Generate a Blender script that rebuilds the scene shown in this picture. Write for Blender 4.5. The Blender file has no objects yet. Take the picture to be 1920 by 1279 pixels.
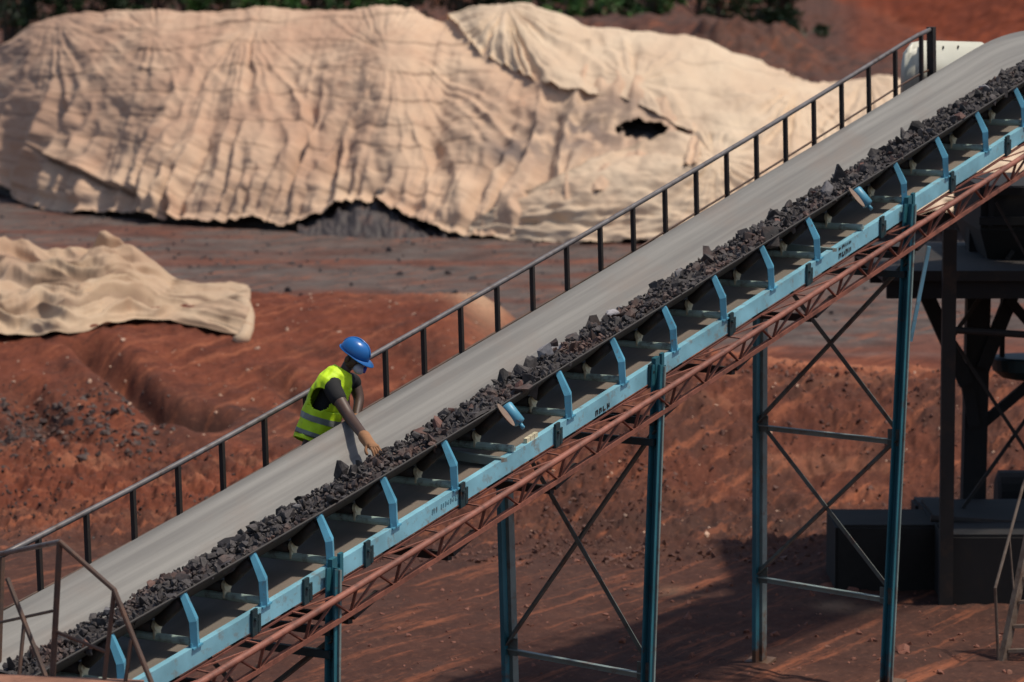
import bpy, bmesh, math, random
import numpy as np
from math import radians, tan, atan, sin, cos, pi, hypot
from mathutils import Vector, Matrix
random.seed(7); RNG = np.random.default_rng(7)
SC = bpy.context.scene; COL = SC.collection

# ------------------------------------------------------------------ camera model (for surveying real positions)
F = 7000.; TH = radians(6); H = 6.3
def unproj(x, y, Z):
    xc = (x-960)/F*Z; yc = (639.5-y)/F*Z
    return np.array([xc, Z*cos(TH)+yc*sin(TH), H-Z*sin(TH)+yc*cos(TH)])
def proj(P):
    P = np.asarray(P, float); dy = P[..., 1]; dz = P[..., 2]-H
    Z = dy*cos(TH)-dz*sin(TH); yc = dy*sin(TH)+dz*cos(TH)
    return np.stack([960+F*P[..., 0]/Z, 639.5-F*yc/Z, Z], -1)
CAM = np.array([0, 0, H])
def ray(x, y): return unproj(x, y, 1.)-CAM
def ground(x, y, z=0.):
    d = ray(x, y); return CAM+d*((z-H)/d[2])
def at_y(x, y, dist):
    d = ray(x, y); return CAM+d*(dist/d[1])
_d = np.array([5185/F, 3060/F, 1]); _d /= np.linalg.norm(_d)
D = np.array([_d[0], _d[2]*cos(TH)+_d[1]*sin(TH), -_d[2]*sin(TH)+_d[1]*cos(TH)])
_hl = hypot(D[0], D[1]); T = np.array([-D[1]/_hl, D[0]/_hl, 0.]); UP = np.array([0, 0, 1.])
P0 = unproj(960, 745, 27.5)
def dn(s):
    s = np.asarray(s, float)
    r = np.where(s < 0, .09*(s/5.4)**2, .035*(s/8)**2)
    return r-np.where(s > 9.0, .10*(s-9.0)**2, 0)
def Pt(s, t, n): return P0+s*D+t*T+(n+float(dn(s)))*UP
def s_at(px, t, n):
    lo, hi = -9., 13.
    for _ in range(50):
        m = (lo+hi)/2
        if proj(Pt(m, t, n))[0] < px: lo = m
        else: hi = m
    return lo
def on_t(px, py, t):            # point on the vertical plane at cross offset t
    d = ray(px, py); nrm = np.array([T[0], T[1], 0]); q = P0+t*T
    return CAM+d*(np.dot(q-CAM, nrm)/np.dot(d, nrm))

# ------------------------------------------------------------------ noise
def _hash(ix, iy, seed):
    h = (ix.astype(np.int64)*374761393+iy.astype(np.int64)*668265263+seed*974711) & 0x7fffffff
    h = ((h ^ (h >> 13))*1274126177) & 0x7fffffff
    return (h ^ (h >> 16)) & 0xffff
def perlin(x, y, seed=0):
    x = np.asarray(x, float); y = np.asarray(y, float); x, y = np.broadcast_arrays(x, y)
    ix = np.floor(x); iy = np.floor(y); fx = x-ix; fy = y-iy
    ux = fx*fx*fx*(fx*(fx*6-15)+10); uy = fy*fy*fy*(fy*(fy*6-15)+10)
    def g(dx, dy):
        a = _hash(ix+dx, iy+dy, seed)*(2*pi/65536.)
        return np.cos(a)*(fx-dx)+np.sin(a)*(fy-dy)
    a = g(0, 0); b = g(1, 0); c = g(0, 1); e = g(1, 1)
    return 1.4*((a+(b-a)*ux)*(1-uy)+(c+(e-c)*ux)*uy)
def fbm(x, y, oct=4, seed=0, gain=.5):
    r = 0.; a = 1.; f = 1.
    for o in range(oct): r = r+a*perlin(np.asarray(x)*f, np.asarray(y)*f, seed+o*17); a *= gain; f *= 2.03
    return r
def sst(a, b, x):
    t = np.clip((np.asarray(x, float)-a)/(b-a), 0, 1); return t*t*(3-2*t)
def ridge(n): return 1-2.6*np.sqrt(n*n+.004)

# ------------------------------------------------------------------ materials
def newmat(name):
    m = bpy.data.materials.new(name); m.use_nodes = True
    nt = m.node_tree; return m, nt, nt.nodes['Principled BSDF']
def N(nt, typ, **kw):
    n = nt.nodes.new(typ)
    for k, v in kw.items():
        if k.startswith('i_'): n.inputs[k[2:].replace('_', ' ')].default_value = v
        else: setattr(n, k, v)
    return n
def ramp(nt, src, stops):
    r = nt.nodes.new('ShaderNodeValToRGB'); e = r.color_ramp.elements
    while len(e) < len(stops): e.new(.5)
    for el, (p, c) in zip(e, stops): el.position = p; el.color = (c, c, c, 1) if not hasattr(c, '__len__') else (*c, 1)
    nt.links.new(src, r.inputs[0]); return r.outputs[0]
def mix(nt, fac, a, b, mode='MIX'):
    m = nt.nodes.new('ShaderNodeMix'); m.data_type = 'RGBA'; m.blend_type = mode
    for sock, v in ((m.inputs['Factor'], fac), (m.inputs['A'], a), (m.inputs['B'], b)):
        if hasattr(v, 'default_value') or hasattr(v, 'links'): nt.links.new(v, sock)
        elif hasattr(v, '__len__'): sock.default_value = (*v, 1)[:4]
        else: sock.default_value = v
    return m.outputs['Result']
def noise_tex(nt, scale, detail=5, rough=.6, vec=None, stretch=None):
    n = N(nt, 'ShaderNodeTexNoise'); n.inputs['Scale'].default_value = scale
    n.inputs['Detail'].default_value = detail; n.inputs['Roughness'].default_value = rough
    if vec is None: vec = N(nt, 'ShaderNodeNewGeometry').outputs['Position']
    if stretch:
        mp = N(nt, 'ShaderNodeMapping'); mp.inputs['Scale'].default_value = stretch
        nt.links.new(vec, mp.inputs['Vector']); vec = mp.outputs['Vector']
    nt.links.new(vec, n.inputs['Vector']); return n.outputs['Fac']
def bump(nt, b, src, strength, dist):
    n = N(nt, 'ShaderNodeBump'); n.inputs['Strength'].default_value = strength; n.inputs['Distance'].default_value = dist
    nt.links.new(src, n.inputs['Height']); nt.links.new(n.outputs[0], b.inputs['Normal'])
def paint(name, col, rust=(.16, .06, .03), lo=.52, hi=.66, scale=9., rough=.55, metal=0., var=.25, basez=None):
    m, nt, b = newmat(name)
    f1 = noise_tex(nt, scale, 8, .7); f2 = noise_tex(nt, scale*.35, 3, .5)
    c2 = tuple(c*(1-var) for c in col); c3 = tuple(min(1, c*(1+var)) for c in col)
    base = mix(nt, ramp(nt, f2, [(.3, 0.), (.7, 1.)]), c2, c3)
    msk = ramp(nt, f1, [(lo, 0.), (hi, 1.)])
    if basez is not None:            # rust creeping up from the feet
        g = N(nt, 'ShaderNodeNewGeometry'); sp = N(nt, 'ShaderNodeSeparateXYZ'); nt.links.new(g.outputs['Position'], sp.inputs[0])
        ma = N(nt, 'ShaderNodeMath', operation='MULTIPLY_ADD'); nt.links.new(f1, ma.inputs[0]); ma.inputs[1].default_value = 1.2; ma.inputs[2].default_value = -.35
        su = N(nt, 'ShaderNodeMath', operation='SUBTRACT'); nt.links.new(ma.outputs[0], su.inputs[0]); nt.links.new(sp.outputs['Z'], su.inputs[1])
        r2 = ramp(nt, su.outputs[0], [(0., 0.), (.25, 1.)]); msk = mix(nt, 1., msk, r2, 'LIGHTEN')
    nt.links.new(mix(nt, msk, base, rust), b.inputs['Base Color'])
    b.inputs['Roughness'].default_value = rough; b.inputs['Metallic'].default_value = metal
    bump(nt, b, f1, .25, .004); return m

M = {}
M['stringer'] = paint('stringer_paint', (.23, .50, .61), rust=(.22, .20, .17), lo=.54, hi=.72, scale=9, rough=.5)
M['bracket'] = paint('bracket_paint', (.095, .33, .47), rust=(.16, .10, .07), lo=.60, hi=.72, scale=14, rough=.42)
M['teal'] = paint('teal_paint', (.36, .48, .44), rust=(.10, .06, .04), lo=.5, hi=.7, scale=10, rough=.6)
M['leg'] = paint('leg_paint', (.026, .14, .18), rust=(.10, .045, .025), lo=.58, hi=.72, scale=6, rough=.5, basez=.3)
M['legpale'] = paint('pale_leg_paint', (.20, .26, .25), rust=(.16, .08, .05), lo=.52, hi=.7, scale=7, rough=.5, basez=.3)  # paler tone; on the leg flanges it paints the sunlit side
M['brace'] = paint('brace_paint', (.10, .12, .11), rust=(.09, .05, .035), lo=.5, hi=.65, scale=8)
M['red'] = paint('red_oxide_paint', (.29, .105, .07), rust=(.11, .045, .032), lo=.46, hi=.7, scale=8, rough=.6)
M['redd'] = paint('dark_red_oxide', (.17, .06, .045), rust=(.08, .035, .025), lo=.5, hi=.7, scale=8, rough=.65)
M['dark'] = paint('dark_steel', (.028, .024, .022), rust=(.06, .03, .02), lo=.52, hi=.7, scale=9, rough=.7)
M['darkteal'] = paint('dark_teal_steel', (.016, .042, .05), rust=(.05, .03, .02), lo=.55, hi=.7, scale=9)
M['rail'] = paint('worn_rail_steel', (.16, .15, .15), rust=(.09, .06, .045), lo=.5, hi=.7, scale=11, rough=.45, metal=.2)
M['rustrail'] = paint('brown_rail_paint', (.075, .045, .032), rust=(.14, .065, .035), lo=.45, hi=.7, scale=10, rough=.6)
M['yellow'] = paint('dusty_cream_paint', (.62, .57, .40), rust=(.25, .11, .07), lo=.55, hi=.75, scale=20)
M['rustplate'] = paint('rust_plate', (.19, .115, .075), scale=15)
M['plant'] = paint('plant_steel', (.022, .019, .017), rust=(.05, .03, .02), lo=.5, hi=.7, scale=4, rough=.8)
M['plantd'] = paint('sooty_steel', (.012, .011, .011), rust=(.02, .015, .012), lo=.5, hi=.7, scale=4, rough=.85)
M['ladder'] = paint('ladder_steel', (.17, .13, .10), rust=(.10, .06, .04), lo=.45, hi=.65, scale=9)
M['concrete'] = paint('shade_dark_concrete', (.020, .017, .014), rust=(.012, .010, .008), lo=.45, hi=.7, scale=3, rough=.95)  # colour lowered to stand in for the shade under the platform
M['plate'] = paint('rusty_floor_plate', (.30, .14, .085), rust=(.16, .07, .04), lo=.45, hi=.7, scale=6, rough=.75)
M['cover'] = paint('cream_sheet_metal', (.66, .66, .56), rust=(.42, .41, .34), lo=.55, hi=.8, scale=5, rough=.4, var=.06)
M['mark'] = paint('black_lettering', (.02, .025, .03), scale=5)
M['markf'] = paint('faded_lettering', (.13, .30, .37), scale=5)

def st_vec(nt): return N(nt, 'ShaderNodeAttribute', attribute_name='st').outputs['Vector']
def mk_belt(name, c1, c2, c3):
    m, nt, b = newmat(name); v = st_vec(nt)
    streak = noise_tex(nt, 1., 5, .6, v, (.22, 11., 3.)); blot = noise_tex(nt, 1., 4, .6, v, (1.1, 3., 2.))
    c = mix(nt, ramp(nt, streak, [(.36, 0.), (.62, 1.)]), c1, c2)
    c = mix(nt, ramp(nt, blot, [(.5, 0.), (.75, .7)]), c, c3)
    grit = noise_tex(nt, 60., 3, .7)
    c = mix(nt, ramp(nt, grit, [(.6, 0.), (.75, .35)]), c, (.12, .095, .08))
    nt.links.new(c, b.inputs['Base Color']); b.inputs['Roughness'].default_value = .62
    bump(nt, b, streak, .2, .004); return m
M['belt'] = mk_belt('worn_grey_belt', (.245, .24, .222), (.145, .142, .135), (.20, .158, .132))
M['rubber'] = mk_belt('dark_belt_rubber', (.035, .032, .03), (.028, .026, .025), (.05, .04, .035))
M['return'] = mk_belt('dusty_return_belt', (.22, .19, .155), (.18, .155, .13), (.24, .18, .145))

def mk_ore(name, a, b_, red, pr=.62):
    m, nt, b = newmat(name)
    oi = N(nt, 'ShaderNodeObjectInfo'); f = noise_tex(nt, 22., 6, .7); g = noise_tex(nt, 2.2, 4, .6)
    c = mix(nt, ramp(nt, f, [(.35, 0.), (.7, 1.)]), a, b_)
    c = mix(nt, ramp(nt, g, [(pr, 0.), (pr+.12, .75)]), c, red)
    hs = N(nt, 'ShaderNodeHueSaturation'); mr = N(nt, 'ShaderNodeMapRange'); nt.links.new(oi.outputs['Random'], mr.inputs[0])
    mr.inputs[3].default_value = .6; mr.inputs[4].default_value = 1.7
    nt.links.new(mr.outputs[0], hs.inputs['Value']); nt.links.new(c, hs.inputs['Color'])
    nt.links.new(hs.outputs[0], b.inputs['Base Color']); b.inputs['Roughness'].default_value = .7
    bump(nt, b, f, .5, .01); return m
M['ore'] = mk_ore('manganese_ore', (.022, .019, .019), (.058, .050, .049), (.09, .048, .036), .53)
M['orepale'] = mk_ore('pale_ore', (.17, .16, .165), (.28, .27, .28), (.2, .17, .15))
M['orered'] = mk_ore('reddish_ore', (.10, .05, .04), (.17, .085, .065), (.2, .09, .06))
M['orebed'] = mk_ore('ore_fines', (.028, .024, .024), (.065, .052, .05), (.085, .05, .04), .55)

# ------------------------------------------------------------------ mesh builder
class MB:
    def __init__(s): s.v = []; s.f = []; s.st = None
    def add(s, vs, fs):
        o = len(s.v); s.v.extend([tuple(map(float, q)) for q in vs]); s.f.extend([tuple(i+o for i in q) for q in fs]); return s
    def frame(s, a, b, up):
        a = np.asarray(a, float); b = np.asarray(b, float); z = b-a; z /= np.linalg.norm(z)
        up = np.asarray(up, float); x = np.cross(up, z)
        if np.linalg.norm(x) < 1e-5: x = np.cross((1, 0, 0), z)
        x /= np.linalg.norm(x); y = np.cross(z, x); return a, b, x, y
    def sect(s, a, b, prof, up=(0, 0, 1)):          # extrude a closed 2-D profile from a to b
        a, b, x, y = s.frame(a, b, up); n = len(prof)
        vs = [a+x*p+y*q for p, q in prof]+[b+x*p+y*q for p, q in prof]
        fs = [(i, (i+1) % n, n+(i+1) % n, n+i) for i in range(n)]+[tuple(range(n))[::-1], tuple(range(n, 2*n))]
        return s.add(vs, fs)
    def beam(s, a, b, w, h, up=(0, 0, 1)):
        w /= 2; h /= 2; return s.sect(a, b, [(-w, -h), (w, -h), (w, h), (-w, h)], up)
    def angle(s, a, b, w, t, up=(0, 0, 1), fx=1, fy=1):
        return s.sect(a, b, [(0, 0), (fx*w, 0), (fx*w, fy*t), (fx*t, fy*t), (fx*t, fy*w), (0, fy*w)], up)
    def chan(s, a, b, w, h, t, up=(0, 0, 1), fx=1):   # C section, web at x=0
        h /= 2; return s.sect(a, b, [(0, -h), (fx*w, -h), (fx*w, -h+t), (fx*t, -h+t), (fx*t, h-t), (fx*w, h-t), (fx*w, h), (0, h)], up)
    def tube(s, pts, r, n=10, caps=True):
        pts = [np.asarray(p, float) for p in pts]; rs = r if hasattr(r, '__len__') else [r]*len(pts); o = []
        x = None
        for i, p in enumerate(pts):
            tg = pts[min(i+1, len(pts)-1)]-pts[max(i-1, 0)]; tg /= np.linalg.norm(tg)
            if x is None: x = np.cross(tg, (0, 0, 1) if abs(tg[2]) < .9 else (1, 0, 0))
            x = x-tg*np.dot(x, tg); x /= np.linalg.norm(x); y = np.cross(tg, x)
            o += [p+rs[i]*(cos(2*pi*k/n)*x+sin(2*pi*k/n)*y) for k in range(n)]
        fs = [(i*n+k, i*n+(k+1) % n, (i+1)*n+(k+1) % n, (i+1)*n+k) for i in range(len(pts)-1) for k in range(n)]
        if caps: fs += [tuple(range(n))[::-1], tuple(range((len(pts)-1)*n, len(pts)*n))]
        return s.add(o, fs)
    def loft(s, rings, caps=True):
        n = len(rings[0]); o = [q for r in rings for q in r]
        fs = [(i*n+k, i*n+(k+1) % n, (i+1)*n+(k+1) % n, (i+1)*n+k) for i in range(len(rings)-1) for k in range(n)]
        if caps: fs += [tuple(range(n))[::-1], tuple(range((len(rings)-1)*n, len(rings)*n))]
        return s.add(o, fs)
    def box(s, c, ax, hx, ay, hy, az, hz):
        c, ax, ay, az = [np.asarray(q, float) for q in (c, ax, ay, az)]
        vs = [c+ax*hx*i+ay*hy*j+az*hz*k for k in (-1, 1) for i, j in ((-1, -1), (1, -1), (1, 1), (-1, 1))]
        return s.add(vs, [(3, 2, 1, 0), (4, 5, 6, 7), (0, 1, 5, 4), (1, 2, 6, 5), (2, 3, 7, 6), (3, 0, 4, 7)])
    def build(s, name, mat, parent=None, origin=None, smooth=False, bevel=0., loc=None):
        if origin is None: origin = WORLD[parent.name] if parent is not None else (0, 0, 0)
        o = np.asarray(origin, float); me = bpy.data.meshes.new(name)
        me.from_pydata([tuple(np.asarray(q)-o) for q in s.v], [], s.f); me.update()
        bm = bmesh.new(); bm.from_mesh(me); bmesh.ops.recalc_face_normals(bm, faces=bm.faces)
        if bevel: bmesh.ops.bevel(bm, geom=[e for e in bm.edges if e.calc_face_angle(0) > .6], offset=bevel, segments=2, affect='EDGES', clamp_overlap=True)
        bm.to_mesh(me); bm.free()
        if smooth: me.polygons.foreach_set('use_smooth', [True]*len(me.polygons))
        me.materials.append(M[mat] if isinstance(mat, str) else mat)
        return link(name, me, parent, origin)
WORLD = {}
def link(name, me, parent, origin):
    ob = bpy.data.objects.new(name, me); COL.objects.link(ob)
    if parent is not None:
        ob.parent = parent; ob.location = Vector(np.asarray(origin, float)-np.asarray(WORLD[parent.name], float))
    else: ob.location = Vector(map(float, origin))
    WORLD[ob.name] = np.asarray(origin, float); return ob
def tag(o, label=None, cat=None, group=None, kind=None):
    for k, v in (('label', label), ('category', cat), ('group', group), ('kind', kind)):
        if v: o[k] = v
    return o
def thing(name, label, cat, loc, group=None):
    o = bpy.data.objects.new(name, None); COL.objects.link(o); o.location = Vector(map(float, loc)); o.empty_display_size = .2
    WORLD[o.name] = np.asarray(loc, float); return tag(o, label, cat, group)
def grid_mesh(name, V, mat, attrs=None, facemask=None, parent=None, origin=(0, 0, 0), smooth=True):
    R, C = V.shape[:2]; idx = np.arange(R*C).reshape(R, C)
    q = np.stack([idx[:-1, :-1], idx[:-1, 1:], idx[1:, 1:], idx[1:, :-1]], -1).reshape(-1, 4)
    if facemask is not None: q = q[facemask[:-1, :-1].reshape(-1)]
    used = np.unique(q); remap = -np.ones(R*C, int); remap[used] = np.arange(len(used)); q = remap[q]
    vv = (V.reshape(-1, 3)-np.asarray(origin))[used]
    me = bpy.data.meshes.new(name); me.vertices.add(len(vv)); me.vertices.foreach_set('co', vv.astype(np.float32).ravel())
    me.loops.add(q.size); me.loops.foreach_set('vertex_index', q.astype(np.int32).ravel())
    me.polygons.add(len(q)); me.polygons.foreach_set('loop_start', np.arange(0, q.size, 4, dtype=np.int32))
    me.update(calc_edges=True); me.validate()
    me.polygons.foreach_set('use_smooth', [smooth]*len(me.polygons))
    for k, a in (attrs or {}).items():
        a = a.reshape(R*C, -1)[used]
        at = me.attributes.new(k, 'FLOAT' if a.shape[1] == 1 else 'FLOAT_VECTOR', 'POINT')
        at.data.foreach_set('value' if a.shape[1] == 1 else 'vector', a.astype(np.float32).ravel())
    me.materials.append(M[mat] if isinstance(mat, str) else mat)
    return link(name, me, parent, origin)
def sweep(name, prof, ss, mat, parent=None, smooth=False, origin=None):   # closed (t,n) profile along the conveyor
    if origin is None: origin = WORLD[parent.name]
    n = len(prof); V = np.array([[Pt(s, t, q) for t, q in prof] for s in ss]); o = np.asarray(origin)
    fs = [(i*n+k, i*n+(k+1) % n, (i+1)*n+(k+1) % n, (i+1)*n+k) for i in range(len(ss)-1) for k in range(n)]
    fs += [tuple(range(n))[::-1], tuple(range((len(ss)-1)*n, len(ss)*n))]
    me = bpy.data.meshes.new(name); me.from_pydata([tuple(q) for q in (V.reshape(-1, 3)-o)], [], fs); me.update()
    at = me.attributes.new('st', 'FLOAT_VECTOR', 'POINT')
    at.data.foreach_set('vector', np.array([[s, t, q] for s in ss for t, q in prof], np.float32).ravel())
    bm = bmesh.new(); bm.from_mesh(me); bmesh.ops.recalc_face_normals(bm, faces=bm.faces); bm.to_mesh(me); bm.free()
    if smooth: me.polygons.foreach_set('use_smooth', [True]*len(me.polygons))
    me.materials.append(M[mat]); return link(name, me, parent, origin)

# ------------------------------------------------------------------ world, sun, camera
SUN = np.array([.40, -.05, .91]); SUN /= np.linalg.norm(SUN)
w = bpy.data.worlds.new('World'); SC.world = w; w.use_nodes = True
bg = w.node_tree.nodes['Background']; sky = w.node_tree.nodes.new('ShaderNodeTexSky'); sky.sky_type = 'NISHITA'; sky.sun_disc = False
sky.sun_elevation = math.asin(SUN[2]); sky.sun_rotation = math.atan2(SUN[0], SUN[1]); sky.dust_density = 2.
w.node_tree.links.new(sky.outputs[0], bg.inputs[0]); bg.inputs[1].default_value = .095
L = bpy.data.lights.new('sun', 'SUN'); L.energy = 3.2; L.angle = radians(2.5); L.color = (1, .90, .77)
lo = bpy.data.objects.new('sun', L); COL.objects.link(lo); lo.rotation_euler = Vector(-SUN).to_track_quat('-Z', 'Y').to_euler()
cam = bpy.data.cameras.new('camera'); cam.lens = F/1920*36; cam.sensor_width = 36; cam.clip_end = 3000; cam.clip_start = .5
cam.dof.use_dof = True; cam.dof.focus_distance = 27.5; cam.dof.aperture_fstop = 2.7
co = bpy.data.objects.new('camera', cam); COL.objects.link(co); co.location = (0, 0, H); co.rotation_euler = (pi/2-TH, 0, 0); SC.camera = co
SC.view_settings.view_transform = 'Standard'; SC.view_settings.look = 'None'; SC.view_settings.exposure = 0.; SC.view_settings.gamma = 1

# ------------------------------------------------------------------ terrain
GULLY = [[ground(160, 640, .85)[:2], ground(245, 720, .5)[:2], ground(300, 760, .35)[:2], ground(390, 805, .1)[:2]],
         [ground(40, 700, .7)[:2], ground(110, 770, .45)[:2], ground(180, 830, .1)[:2]],
         [ground(520, 640, 1.)[:2], ground(560, 700, .7)[:2], ground(640, 790, .2)[:2]]]
def seg_dist(x, y, pl):
    d = np.full(np.shape(x), 1e9)
    for a, b in zip(pl[:-1], pl[1:]):
        ax, ay = a; bx, by = b; l2 = (bx-ax)**2+(by-ay)**2
        k = np.clip(((x-ax)*(bx-ax)+(y-ay)*(by-ay))/l2, 0, 1)
        d = np.minimum(d, np.hypot(x-ax-k*(bx-ax), (y-ay-k*(by-ay))*.45))
    return d
def terrain(x, y, fine=True):
    x = np.asarray(x, float); y = np.asarray(y, float)
    wx = x+.5*perlin(x*.3, y*.2, 3); wy = y+1.2*perlin(x*.25, y*.15, 4)
    z = .05*fbm(x*.25, y*.12, 3, 5)
    left = 1-sst(-1.0, .6, wx)
    z += .98*left*sst(46.5, 55.5, wy)*(1-sst(57.5, 63.5, wy))
    rgt = sst(-.6, 2.2, wx)
    z += rgt*(.95*sst(40.3, 46.8, wy)*(1-.65*sst(47.2, 53, wy)))*(1-sst(51, 56.5, wy))
    mid = np.exp(-((wx-.6)/2.2)**2); z += .35*mid*sst(40, 47, wy)*(1-sst(50, 60, wy))
    bank = (left*sst(45, 49, wy)*(1-sst(58, 63, wy))+rgt*sst(39.5, 42, wy)*(1-sst(47, 50, wy)))
    for g, dp, wd in zip(GULLY, (.30, .16, .12), (.20, .2, .16)):
        d = seg_dist(x+.12*perlin(x*2, y*.8, 41), y, g); z -= dp*np.exp(-(d/wd)**2)
        z += .35*dp*np.exp(-((d-wd*2)/(wd*1.3))**2)*left
    # far heaps and the red hill
    z += (2.6*np.exp(-((x-10.2)/1.9)**2-((y-186)/7)**2)+2.1*np.exp(-((x-13.4)/2.)**2-((y-188)/7)**2))*(1+.25*fbm(x*.9, y*.5, 3, 77))+.5*np.abs(fbm(x*.4, y*.12, 3, 78))*sst(120, 150, y)
    z += 2.5*np.exp(-(((x-7)/7.5)**2)**2-((y-207)/9)**2)
    hx = x/np.maximum(y, 1)*F+960
    xb = 27.5+(y-216)*.055+1.2*perlin(x*.1, y*.05, 9)
    z += np.clip((x-xb)*.55*(1+.25*perlin(x*.12, y*.03, 8)), 0, 24)*sst(190, 222, y)*(x > 0)
    z += 16*sst(245, 330, y)*sst(1500, 1300, hx)
    if fine:
        bk = np.clip(bank, 0, 1)
        nearr = rgt*sst(37.5, 40, y)*(1-sst(47.2, 50, y))+(1-rgt)*sst(38, 41, y)*(1-sst(45.5, 47.5, y))
        z += (.018+.03*bk)*fbm(x*1.6, y*.8, 4, 11, .55)+(.008+.010*bk)*fbm(x*6.5, y*3.2, 3, 23, .6)
        z += nearr*((.055+.03*(1-rgt))*fbm(x*4.2, y*2., 3, 24, .7)+(.04+.03*(1-rgt))*np.abs(fbm(x*9., y*4.2, 3, 25, .7)))
        z += 0*sst(61, 65, y)*(1-sst(90, 95, y))*perlin(x*.25, y*1.3, 31)
        rub = np.exp(-(((hx-110)/150)**2)**2)*sst(45, 46.3, y)*(1-sst(48.6, 50.5, y)); z += rub*.10*np.abs(fbm(x*3.2, y*1.7, 3, 51))
    return z
def axis(lo, hi, f0):
    r = [lo]
    while r[-1] < hi: r.append(r[-1]+max(.03, f0*r[-1]))
    return r
rows = np.array([-60, -20, 0, 10, 18, 22]+axis(25, 340, .0021)+[360, 400, 480, 600, 900, 1400])
cc = np.concatenate([[-40, -12, -5, -2.4, -1.5], np.linspace(-1, 1, 640), [1.5, 2.4, 5, 12, 40]])
half = .175*np.maximum(rows, 24)
X = cc[None, :]*half[:, None]; Y = np.repeat(rows[:, None], len(cc), 1); Zt = terrain(X, Y)
def gauss_(U, V, cx, cy, sx, sy, rot=0.):
    dx = U-cx; dy = V-cy; c_, s_ = cos(rot), sin(rot)
    return np.exp(-((dx*c_+dy*s_)/sx)**2-((-dx*s_+dy*c_)/sy)**2)
hx = X/np.maximum(Y, 1)*F+960
PX, PY, _z = np.moveaxis(proj(np.stack([X, np.maximum(Y, 5), Zt], -1)), -1, 0)
wob = perlin(X*.35, Y*.12, 61); w2 = fbm(X*.9, Y*.35, 3, 62)
left = 1-sst(-1., .8, X+.5*wob); rgt = 1-left
road = sst(60.5, 64.5, Y+2.2*wob+1.0*w2+4.2*rgt)*(1-.25*sst(95, 110, Y))*(1-sst(1545, 1620, hx)*sst(200, 240, Y))
road *= 1-.55*sst(.15, .45, fbm(X*.18, Y*.5, 3, 63))
road = np.clip(road+.7*sst(-.2, .5, w2)*(Y < 40.5)*.5, 0, 1)
orange = rgt*sst(46.6, 48, Y+.8*w2)*(1-sst(53, 57, Y+2*wob))*1.0  # flat top of the right bank, its sunlit brightness painted in
orange += left*sst(54.5, 57.5, Y+1.*w2)*(1-sst(60, 64, Y))*.55*sst(1100, 500, np.abs(hx-1100)*2)
orange += .8*sst(.30, .55, fbm(X*.35, Y*1.1, 3, 64))*(Y < 47)*sst(36, 39, Y)+.7*np.exp(-((X-10.4)/3.2)**2-((Y-182)/9)**2)+.5*np.exp(-((X-14)/3)**2-((Y-184)/9)**2)
hillm = sst(-1.5, .5, X-27.5-(Y-216)*.055)*sst(188, 212, Y)
orange = orange*(1-hillm)+hillm*(.35+.5*sst(-.3, .4, fbm(X*.1, Y*.08, 3, 66)))
dark = .85*(1-sst(39, 42.5, Y+1.2*w2))+.55*left*np.exp(-((Y-47.5)/2.)**2)*sst(-.1, .3, w2+.3)+.6*sst(108, 125, Y)*(1-sst(1540, 1640, hx)*sst(195, 225, Y))  # first term paints shade into the near yard; the rest is dark earth
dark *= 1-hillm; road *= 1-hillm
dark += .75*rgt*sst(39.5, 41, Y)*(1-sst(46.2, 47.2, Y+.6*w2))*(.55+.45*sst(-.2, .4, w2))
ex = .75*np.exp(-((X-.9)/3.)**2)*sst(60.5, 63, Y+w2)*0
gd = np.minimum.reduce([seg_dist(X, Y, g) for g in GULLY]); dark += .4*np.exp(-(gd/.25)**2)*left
for cx, cy, l_, w_, ro in ((1318, 1060, 34, 6, -.3), (1395, 1050, 32, 6, -.32), (1520, 960, 60, 5, -.2), (1480, 990, 60, 4, -.4), (1600, 930, 70, 5, -.02), (1500, 1015, 70, 5, -.1), (1560, 850, 60, 4, -.05), (1440, 890, 60, 3, -.1), (1640, 915, 60, 4, -.12), (1480, 1262, 240, 13, .05), (1180, 1255, 110, 6, .05), (1080, 1155, 60, 4, .0), (350, 960, 70, 7, -.05), (120, 965, 60, 8, 0), (1250, 1045, 50, 4, -.35)):  # sunlit strip and light through gaps painted in, among orange soil streaks
    orange += .95*gauss_(PX, PY, cx, cy, l_, w_, ro)*np.clip(.6+fbm(X*3, Y*2, 3, 68)*1.3, 0, 1)
tip0 = .35*gauss_(PX, PY, 1560, 1135, 60, 12, .1)+.25*gauss_(PX, PY, 1250, 1110, 50, 12, 0)
tip = np.exp(-((hx-900)/50)**2-((Y-57.5)/2.5)**2)
soil, nt, b = newmat('red_earth')
def fattr(n): return N(nt, 'ShaderNodeAttribute', attribute_name=n).outputs['Fac']
n1 = noise_tex(nt, 1.3, 8, .65); n2 = noise_tex(nt, 7., 6, .7); n3 = noise_tex(nt, .35, 4, .6)
c = mix(nt, ramp(nt, n1, [(.3, 0.), (.7, 1.)]), (.100, .029, .017), (.205, .060, .032))
c = mix(nt, fattr('orange'), c, mix(nt, n2, (.27, .085, .045), (.40, .17, .095)))
rc = mix(nt, ramp(nt, n1, [(.35, 0.), (.65, 1.)]), (.078, .062, .057), (.145, .118, .106))
rc = mix(nt, ramp(nt, n3, [(.5, 0.), (.66, .7)]), rc, (.13, .062, .046))
c = mix(nt, fattr('road'), c, rc)
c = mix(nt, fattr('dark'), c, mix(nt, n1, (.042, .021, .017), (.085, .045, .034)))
geo = N(nt, 'ShaderNodeNewGeometry').outputs['Position']
mp = N(nt, 'ShaderNodeMapping'); mp.inputs['Rotation'].default_value = (0, 0, radians(-62)); nt.links.new(geo, mp.inputs['Vector'])
stk = noise_tex(nt, 1., 6, .7, mp.outputs[0], (.35, 4.5, 1.)); wet = noise_tex(nt, .55, 5, .65)
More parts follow.
